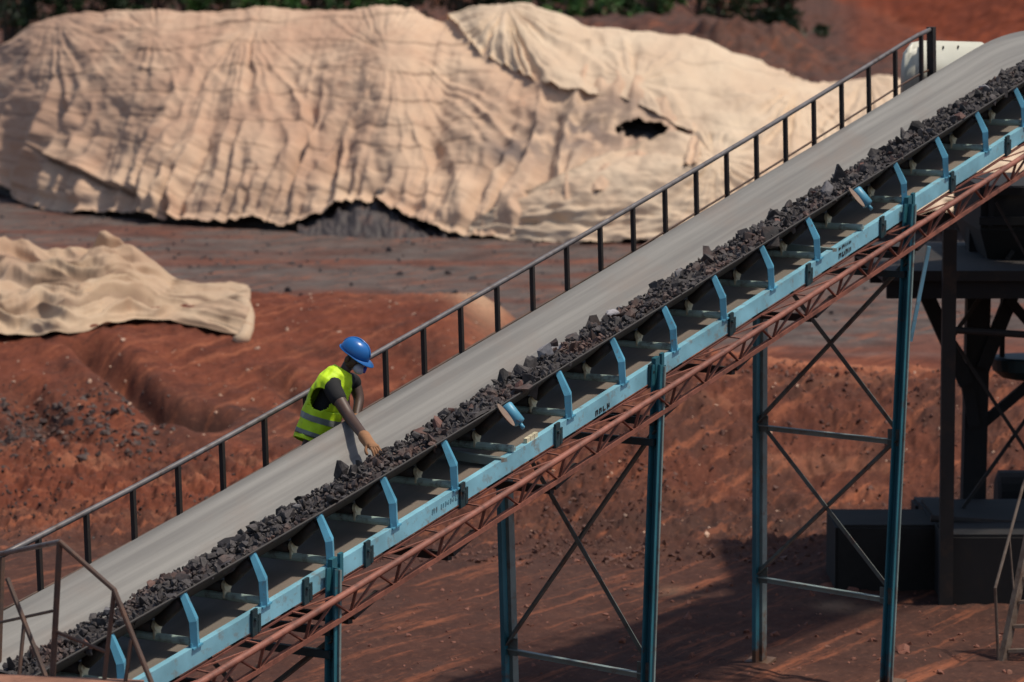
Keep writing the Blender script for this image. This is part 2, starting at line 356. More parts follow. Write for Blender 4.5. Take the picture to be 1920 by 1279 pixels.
c = mix(nt, ramp(nt, stk, [(.53, 0.), (.68, .75)]), c, (.34, .115, .058))
c = mix(nt, ramp(nt, stk, [(.28, .7), (.42, 0.)]), c, (.040, .020, .016))
c = mix(nt, ramp(nt, wet, [(.52, 0.), (.66, .55)]), c, (.045, .026, .022))
c = mix(nt, fattr('hill'), c, mix(nt, n3, (.15, .030, .012), (.27, .065, .026)))
c = mix(nt, fattr('pale'), c, (.50, .33, .21))
n4 = noise_tex(nt, 16., 6, .75, None, (1., .55, 1.))
c = mix(nt, ramp(nt, n4, [(.56, 0.), (.72, .75)]), c, mix(nt, .5, c, (.34, .15, .09)))
c = mix(nt, ramp(nt, n4, [(.30, .85), (.45, 0.)]), c, (.030, .016, .013))
c = mix(nt, ramp(nt, n2, [(.62, 0.), (.74, .5)]), c, (.26, .13, .08))
c = mix(nt, ramp(nt, n2, [(.26, .7), (.38, 0.)]), c, (.035, .018, .014))
nt.links.new(c, b.inputs['Base Color']); b.inputs['Roughness'].default_value = .95; b.inputs['Specular IOR Level'].default_value = .15
bump(nt, b, n2, .35, .03); M['soil'] = soil
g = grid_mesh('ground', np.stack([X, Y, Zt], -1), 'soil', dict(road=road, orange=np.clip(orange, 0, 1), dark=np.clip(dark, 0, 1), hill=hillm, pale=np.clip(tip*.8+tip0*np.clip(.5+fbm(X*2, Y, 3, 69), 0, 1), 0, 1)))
tag(g, 'red earth yard with a grey ore-stained track, banks and a far red hill', 'ground', kind='structure')

# ------------------------------------------------------------------ rocks
def rock_mesh(seed, n=15, flat=1.):
    r = np.random.default_rng(seed); bm = bmesh.new(); p = r.normal(size=(n, 3)); p /= np.linalg.norm(p, axis=1)[:, None]
    p *= r.uniform(.75, 1.1, (n, 1)); p *= np.array([r.uniform(.85, 1.2), r.uniform(.7, 1.), flat*r.uniform(.55, .85)])
    for q in p: bm.verts.new(q)
    res = bmesh.ops.convex_hull(bm, input=bm.verts)
    bmesh.ops.delete(bm, geom=[e for e in res['geom_interior'] if isinstance(e, bmesh.types.BMVert)], context='VERTS')
    bm.verts.ensure_lookup_table(); bm.verts.index_update()
    vs = np.array([v.co[:] for v in bm.verts]); fs = [tuple(v.index for v in f.verts) for f in bm.faces]; bm.free(); return vs, fs
ROCKS = [rock_mesh(100+i, 11+i % 6) for i in range(14)]
def rrot(r):
    q = r.normal(size=4); q /= np.linalg.norm(q); w_, x, y, z = q
    return np.array([[1-2*(y*y+z*z), 2*(x*y-z*w_), 2*(x*z+y*w_)], [2*(x*y+z*w_), 1-2*(x*x+z*z), 2*(y*z-x*w_)], [2*(x*z-y*w_), 2*(y*z+x*w_), 1-2*(x*x+y*y)]])
def scatter(name, pts, sizes, mat, seed, label, cat, extra=None):
    r = np.random.default_rng(seed); mb = MB()
    for p, s in zip(pts, sizes):
        vs, fs = ROCKS[r.integers(len(ROCKS))]; mb.add(vs@rrot(r).T*s+p, fs)
    me = bpy.data.meshes.new(name); me.from_pydata(mb.v, [], mb.f); me.update(); me.materials.append(M[mat])
    return tag(link(name, me, None, (0, 0, 0)), label, cat, kind='stuff')
M['clod'] = mk_ore('earth_clods', (.10, .035, .022), (.19, .07, .042), (.30, .16, .10), .60)
M['rubble'] = mk_ore('dark_rubble', (.032, .020, .017), (.075, .046, .037), (.13, .055, .035), .52)
M['stone'] = mk_ore('pale_stones', (.30, .17, .11), (.42, .28, .2), (.42, .30, .22), .5)
def gpts(n, y0, y1, x0, x1, seed, dens=None):
    r = np.random.default_rng(seed); out = []
    while len(out) < n:
        y = r.uniform(y0, y1, 4*n); px = r.uniform(x0, x1, 4*n); x = (px-960)/F*y
        k = np.ones(len(y)) if dens is None else dens(px, y, x)
        m = r.uniform(size=len(y)) < k; out += list(zip(x[m], y[m]))
    out = np.array(out[:n]); return np.column_stack([out, terrain(out[:, 0], out[:, 1])])
r = np.random.default_rng(5)
p = gpts(4200, 38, 47.5, 500, 2000, 71, lambda px, y, x: .15+.85*sst(-.1, .35, fbm(x*.5, y*.25, 3, 62)))
scatter('soil_clods', p, r.gamma(1.8, .009, len(p))+.007, 'clod', 72, 'loose red brown clods of earth strewn over the bank under the conveyor', 'clods')
p = gpts(900, 38.5, 46, -60, 520, 83, lambda px, y, x: .2+.8*sst(-.1, .35, fbm(x*.6, y*.3, 3, 65)))
scatter('foot_clods', p, r.gamma(1.6, .008, len(p))+.008, 'rubble', 84, 'dark broken clods strewn over the churned earth behind the handrail', 'clods')
p = gpts(300, 46, 58, -40, 900, 73); scatter('bank_stones', p, r.gamma(1.4, .010, len(p))+.010, 'stone', 74, 'small pale stones dotted over the red earth mound', 'stones')
p = gpts(260, 39, 47, 600, 1950, 75); scatter('slope_stones', p, r.gamma(1.5, .008, len(p))+.008, 'stone', 76, 'small pale stones dotted over the dark red slope', 'stones')
p = gpts(800, 45.2, 50, -60, 330, 77, lambda px, y, x: np.exp(-((px-110)/150)**2-((y-47.6)/1.3)**2))
scatter('ore_rubble', p, r.gamma(2., .013, len(p))+.012, 'rubble', 78, 'dark broken ore rubble lying at the foot of the red mound', 'rubble')
p = gpts(900, 63, 88, -60, 1900, 79); scatter('road_gravel', p, r.gamma(1.6, .018, len(p))+.015, 'orebed', 80, 'dark loose gravel scattered on the grey track', 'gravel')
p = gpts(500, 32, 39, 500, 1950, 81); scatter('yard_gravel', p, r.gamma(1.6, .009, len(p))+.01, 'clod', 82, 'small loose grit on the trodden yard below the conveyor', 'gravel')

# ------------------------------------------------------------------ tarpaulins
def mk_tarp(name, clean, dusty, stain):
    m, nt, b = newmat(name)
    def fa(n): return N(nt, 'ShaderNodeAttribute', attribute_name=n).outputs['Fac']
    n1 = noise_tex(nt, .55, 6, .6); n2 = noise_tex(nt, 2.6, 6, .65); n3 = noise_tex(nt, 11., 4, .7)
    ad = N(nt, 'ShaderNodeMath', operation='MULTIPLY_ADD'); nt.links.new(n1, ad.inputs[0]); ad.inputs[1].default_value = 1.5; nt.links.new(fa('dust'), ad.inputs[2])
    su = N(nt, 'ShaderNodeMath', operation='ADD'); nt.links.new(ad.outputs[0], su.inputs[0]); su.inputs[1].default_value = -.75
    c = mix(nt, ramp(nt, su.outputs[0], [(.05, 0.), (.75, 1.)]), clean, dusty)
    c = mix(nt, ramp(nt, n2, [(.56, 0.), (.74, .5)]), c, stain)
    c = mix(nt, ramp(nt, n3, [(.6, 0.), (.8, .3)]), c, stain)
    c = mix(nt, fa('seam'), c, tuple(q*.45 for q in dusty))
    c = mix(nt, fa('soot'), c, (.20, .155, .135))
    nt.links.new(c, b.inputs['Base Color']); b.inputs['Roughness'].default_value = .85; b.inputs['Specular IOR Level'].default_value = .2
    bump(nt, b, n2, .25, .05); return m
M['tarpL'] = mk_tarp('dusty_tarpaulin', (.70, .515, .36), (.53, .34, .235), (.40, .22, .145))
M['tarpR'] = mk_tarp('cream_tarpaulin', (.69, .55, .40), (.58, .42, .295), (.58, .42, .28))
M['tarpS'] = mk_tarp('torn_tarpaulin', (.53, .395, .27), (.42, .27, .18), (.36, .19, .11))
TU = np.array([-200, -60, 0, 60, 110, 180, 300, 400, 470, 560, 650, 770, 800, 835, 870, 920, 980, 1050, 1100, 1180, 1280, 1360, 1430, 1500, 1540, 1590, 1650, 1700, 1760, 1900, 2050])
TV = np.array([215, 125, 92, 45, 28, 20, 18, 22, 14, 13, 15, 15, 30, 33, 28, 17, 20, 35, 58, 65, 72, 95, 125, 150, 162, 155, 147, 158, 180, 260, 340])
BU = np.array([-200, -60, 0, 40, 110, 270, 300, 400, 480, 540, 600, 650, 720, 760, 850, 950, 1080, 1150, 1250, 1350, 1450, 1600, 1750, 1900, 2050])
BV = np.array([330, 328, 345, 382, 402, 400, 414, 424, 412, 430, 408, 386, 386, 408, 444, 455, 462, 458, 455, 440, 430, 420, 410, 400, 395])
def smooth_interp(u, a, b_):
    uu = np.arange(a[0], a[-1], 4.); vv = np.interp(uu, a, b_); k = np.exp(-np.linspace(-2, 2, 13)**2); k /= k.sum()
    vv = np.convolve(np.pad(vv, 6, 'edge'), k, 'valid'); return np.interp(u, uu, vv)
def pile(us, vs):
    U = np.repeat(us[None, :], len(vs), 0); Vp = np.repeat(vs[:, None], len(us), 1)
    top = smooth_interp(us, TU, TV); bot = smooth_interp(us, BU, BV)
    fy = smooth_interp(us, np.array([-220, -100, 60, 150, 300, 850, 1100, 2050]), np.array([101, 98, 91.5, 88.5, 85.5, 81, 79.5, 79.]))
    cy = fy+8.5; zc = np.array([at_y(u, v, c_)[2] for u, v, c_ in zip(us, top, cy)])
    a = np.clip(Vp, 0, 1); ph = a*pi/2
    hor = .8*a+.2*(1-np.cos(ph)); ver = .45*np.sin(ph)+.55*(a*(1-a)*.35+a)
    y = fy+(cy-fy)*hor; z = zc*ver
    k = np.clip(Vp-1, 0, 1); y = y+9*k; z = z*(1-sst(0, 1, k))
    Zc = y*cos(TH)-(z-H)*sin(TH); x = (U-960)/F*Zc
    return U, np.stack([x, y, z-.05], -1)
def gauss(U, V, cx, cy, sx, sy, rot=0.):
    dx = U-cx; dy = V-cy; c_, s_ = cos(rot), sin(rot)
    return np.exp(-((dx*c_+dy*s_)/sx)**2-((-dx*s_+dy*c_)/sy)**2)
us = np.linspace(-190, 2000, 900); vs = np.concatenate([np.linspace(0, 1.06, 300), np.linspace(1.08, 2, 26)])
U, BASE = pile(us, vs); V = proj(BASE)[..., 1]
Vf = np.where(np.repeat(vs[:, None], len(us), 1) > 1, V*0+smooth_interp(us, TU, TV)[None, :], V)
def normals(P):
    du = np.gradient(P, axis=1); dv = np.gradient(P, axis=0); n = np.cross(du, dv); n /= np.maximum(np.linalg.norm(n, axis=-1, keepdims=True), 1e-9); return n
bulge = (.5*gauss(U, Vf, 1250, 370, 220, 75, -.35)-.40*gauss(U, Vf, 1090, 235, 170, 60, .15)+.35*gauss(U, Vf, 735, 200, 55, 150)
         -.28*gauss(U, Vf, 850, 300, 80, 70)-.25*gauss(U, Vf, 560, 160, 60, 120, .2)+.12*gauss(U, Vf, 60, 250, 90, 150)-.14*gauss(U, Vf, 190, 290, 60, 90)
         +.15*gauss(U, Vf, 320, 330, 60, 90)+.12*gauss(U, Vf, 480, 320, 60, 110, .2)-.16*gauss(U, Vf, 925, 110, 22, 130, -.95)+.15*gauss(U, Vf, 980, 90, 60, 120, -.7)
         -.25*gauss(U, Vf, 1300, 200, 60, 40)+.25*gauss(U, Vf, 1450, 220, 80, 40))
NRM = normals(BASE); BULG = BASE+NRM*bulge[..., None]*np.clip(np.repeat(vs[:, None], len(us), 1)*5, 0, 1)[..., None]
Vf = np.where(np.repeat(vs[:, None], len(us), 1) > 1, Vf, proj(BULG)[..., 1])
HEM = smooth_interp(us, BU, BV)+5*perlin(us*.03, us*0, 90)+3*perlin(us*.09, us*0, 91)
wu = U+16*perlin(U*.010, Vf*.008, 95)+5*perlin(U*.04, Vf*.04, 96); wv = Vf+10*perlin(U*.012, Vf*.014, 97)
def folds(peaks, w0, freq, lean, seed):
    tot = w0*ridge(perlin((wu+lean*(wv-200))*freq, wv*.0022, seed)); ws = w0
    for i, (px, py, R, k) in enumerate(peaks):
        th = np.arctan2(wv-py, wu-px); rr = np.hypot(U-px, Vf-py)
        f = ridge(perlin(th*k, rr*.0022, seed+7*i+1))*np.clip(rr/45, 0, 1); wgt = np.exp(-(rr/R)**2)
        tot = tot+wgt*f; ws = ws+wgt
    return tot/ws
A1 = np.repeat(vs[:, None], len(us), 1)
edge_soft = np.clip(A1*14, 0.6, 1)
fl = folds([(740, 95, 210, 5.5), (110, 30, 190, 5.), (470, 40, 170, 5.), (300, 60, 120, 4.)], .45, .026, .28, 200)
fl2 = folds([(740, 95, 200, 11.), (110, 30, 170, 9.), (1060, 270, 110, 6.)], .5, .055, .3, 300)
fr = folds([(1190, 160, 80, 2.2), (940, 20, 260, 6.), (1500, 170, 160, 4.), (1620, 150, 120, 5.)], .25, .02, -.6, 400)
fb = folds([(890, 430, 260, 7.), (1350, 300, 160, 4.)], .4, .02, 1.2, 500)
dhem = HEM[None, :]-Vf; hemw = np.exp(-((dhem-6)/16)**2)
low = sst(200, 400, Vf)
amp = np.clip(1.1+1.3*fbm(U*.006, Vf*.004, 2, 209), .3, 2.0)
DL = (.05+.12*low+.10*sst(60, 200, Vf))*fl*amp+(.016+.035*low)*fl2*np.clip(2-amp, .3, 1.6)+.05*fbm(U*.02, Vf*.03, 3, 210)+.12*hemw*perlin(U*.018, Vf*.03, 211)
DL += .10*np.exp(-(dhem/7)**2)-.10*np.exp(-((dhem-22)/9)**2)*(.5+perlin(U*.02, U*0, 218))
ly = Vf-np.interp(U, [60, 110, 150, 200, 262, 300], [270, 300, 322, 345, 362, 372]); lw = sst(60, 105, U)*sst(285, 262, U)
DL += lw*(.16*np.exp(-np.clip(-ly, 0, 99)/26)*(ly < 0)-.16*np.exp(-np.clip(ly, 0, 99)/14)*(ly >= 0))
lx = U-np.interp(Vf, [200, 260, 330, 400], [285, 275, 263, 275]); DL += .10*sst(230, 300, Vf)*np.where(lx > 0, np.exp(-lx/22), -np.exp(lx/12))
DL += .06*gauss(U, Vf, 1000, 230, 120, 60)*ridge(perlin(U*.02+Vf*.05, Vf*.03, 215))
DR = .15*fr+.04*fbm(U*.015, Vf*.02, 3, 410)+.018*fbm(U*.05, Vf*.06, 3, 411)+.05*low*fr
DB = .13*fb+.05*fbm(U*.02, Vf*.05, 3, 510)+.10*sst(380, 440, Vf)*ridge(perlin(U*.012, Vf*.06, 511))
seam = np.zeros_like(U)
for j in range(9):
    vv = 42+46*j+9*np.sin(U*.0065+j*.9)+7*perlin(U*.008, U*0+j, 220)+(U-500)*.008*(j-3)
    seam = np.maximum(seam, np.exp(-((Vf-vv)/1.9)**2)*sst(980, 860, U)*(.45+.55*sst(-.3, .3, perlin(U*.012, U*0+j*3, 221))))
for cx, cy, w_ in ((192, 95, 5), (300, 206, 9), (130, 275, 5), (515, 312, 6), (505, 130, 9), (800, 240, 5)): seam = np.maximum(seam, gauss(U, Vf, cx, cy, w_, 3))
seamr = np.zeros_like(U)
for j in range(4):
    vv = 90+55*j+(U-1100)*.16+8*perlin(U*.006, U*0+j, 420); seamr = np.maximum(seamr, .28*np.exp(-((Vf-vv)/1.6)**2)*sst(1000, 1100, U))
bnd1 = np.interp(U, [820, 835, 900, 1000, 1100, 1150, 1205, 1260, 1300, 1330], [-400, 30, 108, 158, 186, 192, 212, 240, 262, 900])+4*perlin(U*.05, U*0, 230)
bnd2 = np.interp(U, [860, 885, 1000, 1100, 1180, 1250, 1330, 1450, 1600, 2000], [560, 432, 366, 318, 286, 266, 262, 296, 322, 340])+3*perlin(U*.04, U*0, 231)
s1 = bnd1-Vf; s2 = Vf-bnd2
hole = (gauss(U, Vf, 1205, 250, 64, 25)+.22*perlin(U*.08, Vf*.1, 240) > .62) & (s2 < 0)
dustL = .62-.30*sst(500, 900, U)+.10*sst(250, 0, U)-.35*low*sst(900, 600, U)*.6+.1*perlin(U*.01, Vf*.02, 250)
soot = .95*gauss(U, Vf, 1070, 255, 135, 52, -.1)*sst(-.7, .2, fbm(U*.03, Vf*.04, 3, 251))+.8*gauss(U, Vf, 950, 285, 40, 22)+.4*gauss(U, Vf, 1180, 205, 60, 18)
PL = BULG+NRM*(DL*edge_soft-.018*seam)[..., None]
liftR = .055+.05*np.exp(-(s1/7)**2); PR = BULG+NRM*((DR+.35*DL*gauss(U, Vf, 900, 150, 260, 400)+liftR)*edge_soft)[..., None]
liftB = .10+.08*np.exp(-(s2/8)**2); PB = BULG+NRM*((DB+liftB)*edge_soft)[..., None]
PO = BULG-NRM*(.5-.28*gauss(U, Vf, 1205, 255, 110, 50))[..., None]; PO[..., 2] = np.maximum(PO[..., 2], terrain(PO[..., 0], PO[..., 1])-.25)
org = (float(ground(700, 400)[0]), float(ground(700, 400)[1])+5, 0)
zz = np.zeros_like(U)
o = grid_mesh('tarpaulin', PL, 'tarpL', dict(dust=dustL, seam=np.clip(seam*.85+.8*lw*np.exp(-((ly-4)/5)**2), 0, 1), soot=np.clip(soot, 0, 1)), ((s1 < 60) | (U < 815)) & (s2 < 60) & (U < 1420) & ~hole & (dhem > 0), None, org)
tag(o, 'huge dusty pinkish tan tarpaulin with horizontal seams draped over the long ore pile', 'tarpaulin', 'tarpaulins over the ore')
o = grid_mesh('tarpaulin', PR, 'tarpR', dict(dust=.30+zz+.2*perlin(U*.01, Vf*.02, 450), seam=seamr, soot=.4*gauss(U, Vf, 1180, 205, 70, 14)), (s1 > 0) & (U > 822) & (s2 < 60) & ~hole & (dhem > 0), None, org)
tag(o, 'clean cream tarpaulin on the upper right of the long pile, ending behind the handrail', 'tarpaulin', 'tarpaulins over the ore')
o = grid_mesh('tarpaulin', PB, 'tarpR', dict(dust=.35+zz+.25*perlin(U*.01, Vf*.02, 460), seam=np.clip(.6*np.exp(-(s2/3)**2), 0, 1)*sst(1300, 1150, U), soot=zz), (s2 > 0) & (U > 880) & (A1 < 1.0) & (dhem > 0), None, org)
tag(o, 'cream tarpaulin bulging at the lower right of the pile below the dark hole', 'tarpaulin', 'tarpaulins over the ore')
o = grid_mesh('ore_heap', PO+NRM*(.06*fbm(U*.06, Vf*.08, 3, 260))[..., None], 'orebed', None, None, None, org)
tag(o, 'dark ore heap beneath the big tarpaulins, showing through the hole', 'ore heap')
# spilled ore at the hem
uu = np.linspace(560, 880, 120); k = np.linspace(0, 1, 50)
yb = np.interp(uu, [560, 600, 720, 860, 880], [83, 82.8, 82, 81, 80.7])
hh = .7*np.exp(-((uu-690)/75)**2)+.25
Yh = yb[None, :]-.8+5*k[:, None]; Zh = hh[None, :]*np.sin(k[:, None]*pi)**.8*(1+.25*perlin(uu[None, :]*.05, k[:, None]*6, 270))+.08*fbm(uu[None, :]*.1, k[:, None]*14, 3, 271)-.1
Xh = (uu[None, :]-960)/F*(Yh+.5)
o = grid_mesh('ore_spill', np.stack([Xh, Yh, Zh], -1), 'orebed', None, None, None, (float(Xh.mean()), float(Yh.mean()), 0)); tag(o, 'low dark spill of ore at the lifted hem of the big tarpaulin', 'ore heap')

# small torn tarpaulin on the red mound
su_ = np.linspace(-150, 470, 330); sv = np.concatenate([np.linspace(0, 1, 150), np.linspace(1.02, 1.35, 20)])
tp = smooth_interp(su_, np.array([-160, -40, 0, 60, 120, 160, 200, 235, 290, 325, 370, 430, 455, 470]), np.array([480, 475, 472, 470, 468, 464, 459, 474, 508, 535, 552, 562, 572, 596]))
bt = smooth_interp(su_, np.array([-160, -40, 0, 140, 200, 260, 320, 400, 440, 470]), np.array([645, 640, 637, 632, 616, 605, 608, 625, 634, 640]))
tp = np.minimum(tp, bt-14)
Us = np.repeat(su_[None, :], len(sv), 0); A2 = np.repeat(sv[:, None], len(su_), 1); a = np.clip(A2, 0, 1)
Vs = bt[None, :]+(tp-bt)[None, :]*a
def hit(u, v):
    ys = np.linspace(46, 64, 220); p_ = np.array([at_y(u, v, q) for q in ys]); dz = p_[:, 2]-terrain(p_[:, 0], p_[:, 1], False)
    i = np.argmax(dz < 0); return ys[i] if (dz < 0).any() else 57.
yb2 = np.array([hit(u, v) for u, v in zip(su_[::6], bt[::6])]); yb2 = np.interp(su_, su_[::6], yb2); k = np.ones(25)/25; yb2 = np.convolve(np.pad(yb2, 12, 'edge'), k, 'valid')
yd = yb2[None, :]+(58.6-yb2)[None, :]*a**1.15
Ps = np.empty(Us.shape+(3,))
for i in range(Us.shape[0]):
    for j in range(Us.shape[1]):
        Ps[i, j] = at_y(Us[i, j], Vs[i, j], yd[i, j])
Ps[..., 2] = np.maximum(Ps[..., 2], terrain(Ps[..., 0], Ps[..., 1], False)+.03)
bk = np.clip(A2-1, 0, 1)[..., None]; Ps = Ps+bk*np.array([0, 6., -2.6])
Ns = np.array([.05, -.62, .78]); hgt = np.clip((bt-tp)/150., .25, 1.)[None, :]
av = a+.10*perlin(Us*.009, a*1.5, 610)+.05*perlin(Us*.022, a*3, 609)+.05*np.sin(Us*.012)*(1-a)
rs_ = lambda q: 1-3*np.abs(q)
Ds = hgt*(.17*rs_(perlin(av*5.5, Us*.0045, 611))+.11*rs_(perlin(av*11, Us*.008, 612))+.03*fbm(Us*.03, a*6, 3, 614))
Ds += -.22*gauss(Us, Vs, 5, 533, 60, 8)-.16*gauss(Us, Vs, 0, 592, 70, 7)+.14*gauss(Us, Vs, 270, 505, 14, 60, -.95)-.12*gauss(Us, Vs, 245, 507, 9, 50, -.95)
Ds -= .16*gauss(Us, Vs, 125, 497, 9, 40, -1.15)+.12*gauss(Us, Vs, 380, 588, 60, 5, .05)
Ps = Ps+Ns*((Ds+.08)*np.clip(a*9, .25, 1)*np.clip((1.35-A2)*6, 0, 1))[..., None]
UR = 468-7*np.sin(a*pi*2.2+.5)-10*(1-a)**2*0-6*perlin(a*5, a*0, 640)
sm = np.clip(.85*np.clip(perlin(av*9, Us*.006, 622)*2.6-.55, 0, 1)+.9*gauss(Us, Vs, 150, 527, 80, 5, -.05)+.7*gauss(Us, Vs, 210, 522, 40, 5, .5)+.8*gauss(Us, Vs, 120, 500, 6, 38, -1.1)+.5*np.clip(ridge(perlin(av*6, Us*.006, 620))-.75, 0, 1)*3, 0, .85)
o = grid_mesh('torn_tarpaulin', Ps, 'tarpS', dict(dust=.22+.25*sst(560, 480, Vs)+.15*perlin(Us*.02, Vs*.03, 621), seam=sm, soot=np.clip(.5*gauss(Us, Vs, 0, 533, 50, 9), 0, 1)), Us < UR, None, (float(ground(200, 640, 1)[0]), 55., 1.))
q_ = lambda u, v: at_y(u, v, float(np.interp(v, [565, 640], [55.6, float(yb2[-1])-.35])))
MB().tube([q_(440, 566), q_(456, 572), q_(464, 592), q_(463, 618), q_(456, 636), q_(440, 638)], [.04, .12, .11, .10, .10, .06], 14).build('rolled_edge', 'tarpS', o, smooth=True)
tag(o, 'crumpled beige tarpaulin with a rolled end lying on the crest of the red mound', 'tarpaulin')

# ------------------------------------------------------------------ trees behind the pile
def mk_leaf(name, a, b_):
    m, nt, bs = newmat(name); n1 = noise_tex(nt, .7, 4, .6); oi = N(nt, 'ShaderNodeObjectInfo')
    c = mix(nt, ramp(nt, n1, [(.35, 0.), (.68, 1.)]), a, b_); hs = N(nt, 'ShaderNodeHueSaturation'); mr = N(nt, 'ShaderNodeMapRange')
    nt.links.new(oi.outputs['Random'], mr.inputs[0]); mr.inputs[3].default_value = .6; mr.inputs[4].default_value = 1.35
    nt.links.new(mr.outputs[0], hs.inputs['Value']); nt.links.new(c, hs.inputs['Color']); nt.links.new(hs.outputs[0], bs.inputs['Base Color'])
    bs.inputs['Roughness'].default_value = .6; return m
M['leafd'] = mk_leaf('dark_foliage', (.012, .030, .010), (.035, .085, .022)); M['leafl'] = mk_leaf('bright_foliage', (.03, .08, .016), (.075, .20, .03))
M['bark'] = paint('bark', (.05, .038, .028), scale=3)
def tree_proto(seed, h, rad, nleaf, mat, low):
    r = np.random.default_rng(seed); tr = MB(); tr.tube([(0, 0, -.5), (.1, 0, h*.3), (.15, .1, h*.6), (.1, .1, h*.85)], [.22, .18, .12, .04], 8)
    lv = MB(); cl = [(r.normal()*rad*.42, r.normal()*rad*.42, low+(h-low)*r.uniform(.02, 1.)) for _ in range(26)]
    for cx, cy, cz in cl:
        tr.tube([(.1, .05, max(cz*.55, .6)), (cx*.6, cy*.6, cz*.85), (cx, cy, cz)], [.06, .04, .015], 5)
        cr = r.uniform(.5, 1.05)*rad*.36
        for _ in range(nleaf//26):
            q = r.normal(size=3); q *= cr*r.uniform(.4, 1.)/np.linalg.norm(q); q[2] *= .75; c_ = np.array([cx, cy, cz])+q
            R = rrot(r); l = r.uniform(.13, .26)
            lv.add([c_+R@np.array(k)*l for k in ((-1, 0, 0), (-.2, -.45, .08), (1, 0, 0), (-.2, .45, .08))], [(0, 1, 2, 3)])
    return tr, lv
PROT = [tree_proto(1, 8.5, 3.2, 2600, 'leafd', .8), tree_proto(2, 7., 2.8, 2400, 'leafd', .3), tree_proto(3, 4.6, 2.3, 2000, 'leafl', .1), tree_proto(4, 9.5, 3.6, 2600, 'leafd', 1.4)]
PMESH = []
for (tr, lv), mt in zip(PROT, ('leafd', 'leafd', 'leafl', 'leafd')):
    ms = []
    for mb, m_ in ((tr, 'bark'), (lv, mt)):
        me = bpy.data.meshes.new('tree'); me.from_pydata(mb.v, [], mb.f); me.update(); me.materials.append(M[m_]); ms.append(me)
    PMESH.append(ms)
TL = ['tall dark tree in the tree line behind the covered ore pile', 'round dark tree in the tree line behind the covered ore pile', 'bright green bush in front of the tree line behind the ore pile', 'tallest dark spreading tree behind the covered ore pile']
rt = random.Random(12)
for row, (yy, n) in enumerate(((226, 17), (236, 15))):
    for i in range(n):
        px = -120+1610*(i+.5+rt.uniform(-.3, .3))/n; yq = yy+rt.uniform(-4, 4)
        k = rt.choice((0, 1, 3)) if row else rt.choice((0, 1, 1, 3))
        if row == 0 and i in (5, 6, 8, 12, 14): k = 2; yq -= 6
        x = (px-960)/F*yq
        t_ = thing('bush' if k == 2 else 'tree', TL[k], 'bush' if k == 2 else 'tree', (x, yq, float(terrain(x, yq))-.1), 'trees behind the ore pile')
        t_.rotation_euler.z = rt.uniform(0, 6.28); sc = rt.uniform(.85, 1.2); t_.scale = (sc, sc, sc)
        link('trunk', PMESH[k][0], t_, WORLD[t_.name]); link('crown', PMESH[k][1], t_, WORLD[t_.name])

# ------------------------------------------------------------------ the belt conveyor
C0 = Pt(0, .45, 0); C0[2] = 0
conv = thing('belt_conveyor', 'long inclined belt conveyor with a worn grey belt, blue stringers and red lattice girder', 'conveyor', C0)
SS = list(np.arange(-8.2, 11.6, .2))
inn = [(0, 0), (.05, -.036), (.12, -.092), (.19, -.146), (.25, -.186), (.32, -.21), (.40, -.218), (.52, -.218), (.60, -.21), (.67, -.186), (.73, -.146), (.80, -.09), (.87, -.015), (.93, .045)]
outr = [(t+(-.006 if t < .45 else .006), n-.013) for t, n in inn][::-1]
belt = sweep('belt', inn+outr, SS, 'belt', conv, True)
belt.data.materials.append(M['rubber'])
for i_, f_ in enumerate(belt.data.polygons):
    if len(f_.vertices) == 4 and (i_ % (2*len(inn))) >= len(inn): f_.material_index = 1
def chan_prof(t0, n0, h, w, th, f): return [(t0, n0), (t0+f*w, n0), (t0+f*w, n0-th), (t0+f*th, n0-th), (t0+f*th, n0-h+th), (t0+f*w, n0-h+th), (t0+f*w, n0-h), (t0, n0-h)]
strn = sweep('stringer', chan_prof(-.10, -.36, .128, .055, .008, 1), SS, 'stringer', conv)
sweep('stringer', chan_prof(1.03, -.36, .128, .055, .008, -1), SS, 'stringer', conv)
sweep('return_belt', [(-.045, -.425), (.975, -.425), (.975, -.437), (-.045, -.437)], SS, 'return', conv)
# stringer clamps, joints, lettering
for px in (478, 575, 690, 868, 1046, 1222, 1372, 1517, 1655, 1786, 1890):
    s = s_at(px, -.12, -.42); mb = MB()
    mb.box(Pt(s, -.112, -.425), D, .028, T, .011, UP, .088).box(Pt(s+.06, -.108, -.45), D, .014, T, .007, UP, .06)
    mb.tube([Pt(s, -.123, -.40), Pt(s, -.14, -.40)], .014, 8); mb.build('splice_plate', 'darkteal', conv)
def marks(px, rowsn, mat, sc=1.):
    mb = MB(); rr_ = random.Random(px); s0 = s_at(px, -.105, -.42)
    for n0, cnt, hh_ in rowsn:
        s = s0
        for i in range(cnt):
            wd = rr_.uniform(.022, .034)*sc
            mb.box(Pt(s, -.1025, n0), D, .006, T, .0012, UP, hh_); 
            if rr_.random() < .75: mb.box(Pt(s+wd*.5, -.1025, n0+hh_*rr_.choice((-.7, 0, .7))), D, wd*.5, T, .0012, UP, .007)
            if rr_.random() < .6: mb.box(Pt(s+wd, -.1025, n0), D, .005, T, .0012, UP, hh_*.8)
            s += wd+.028
    mb.build('lettering', mat, strn, origin=WORLD[strn.name])
marks(1574, ((-.385, 4, .012), (-.445, 4, .021)), 'mark')
marks(1118, ((-.455, 4, .020),), 'mark'); marks(812, ((-.42, 6, .018),), 'markf')
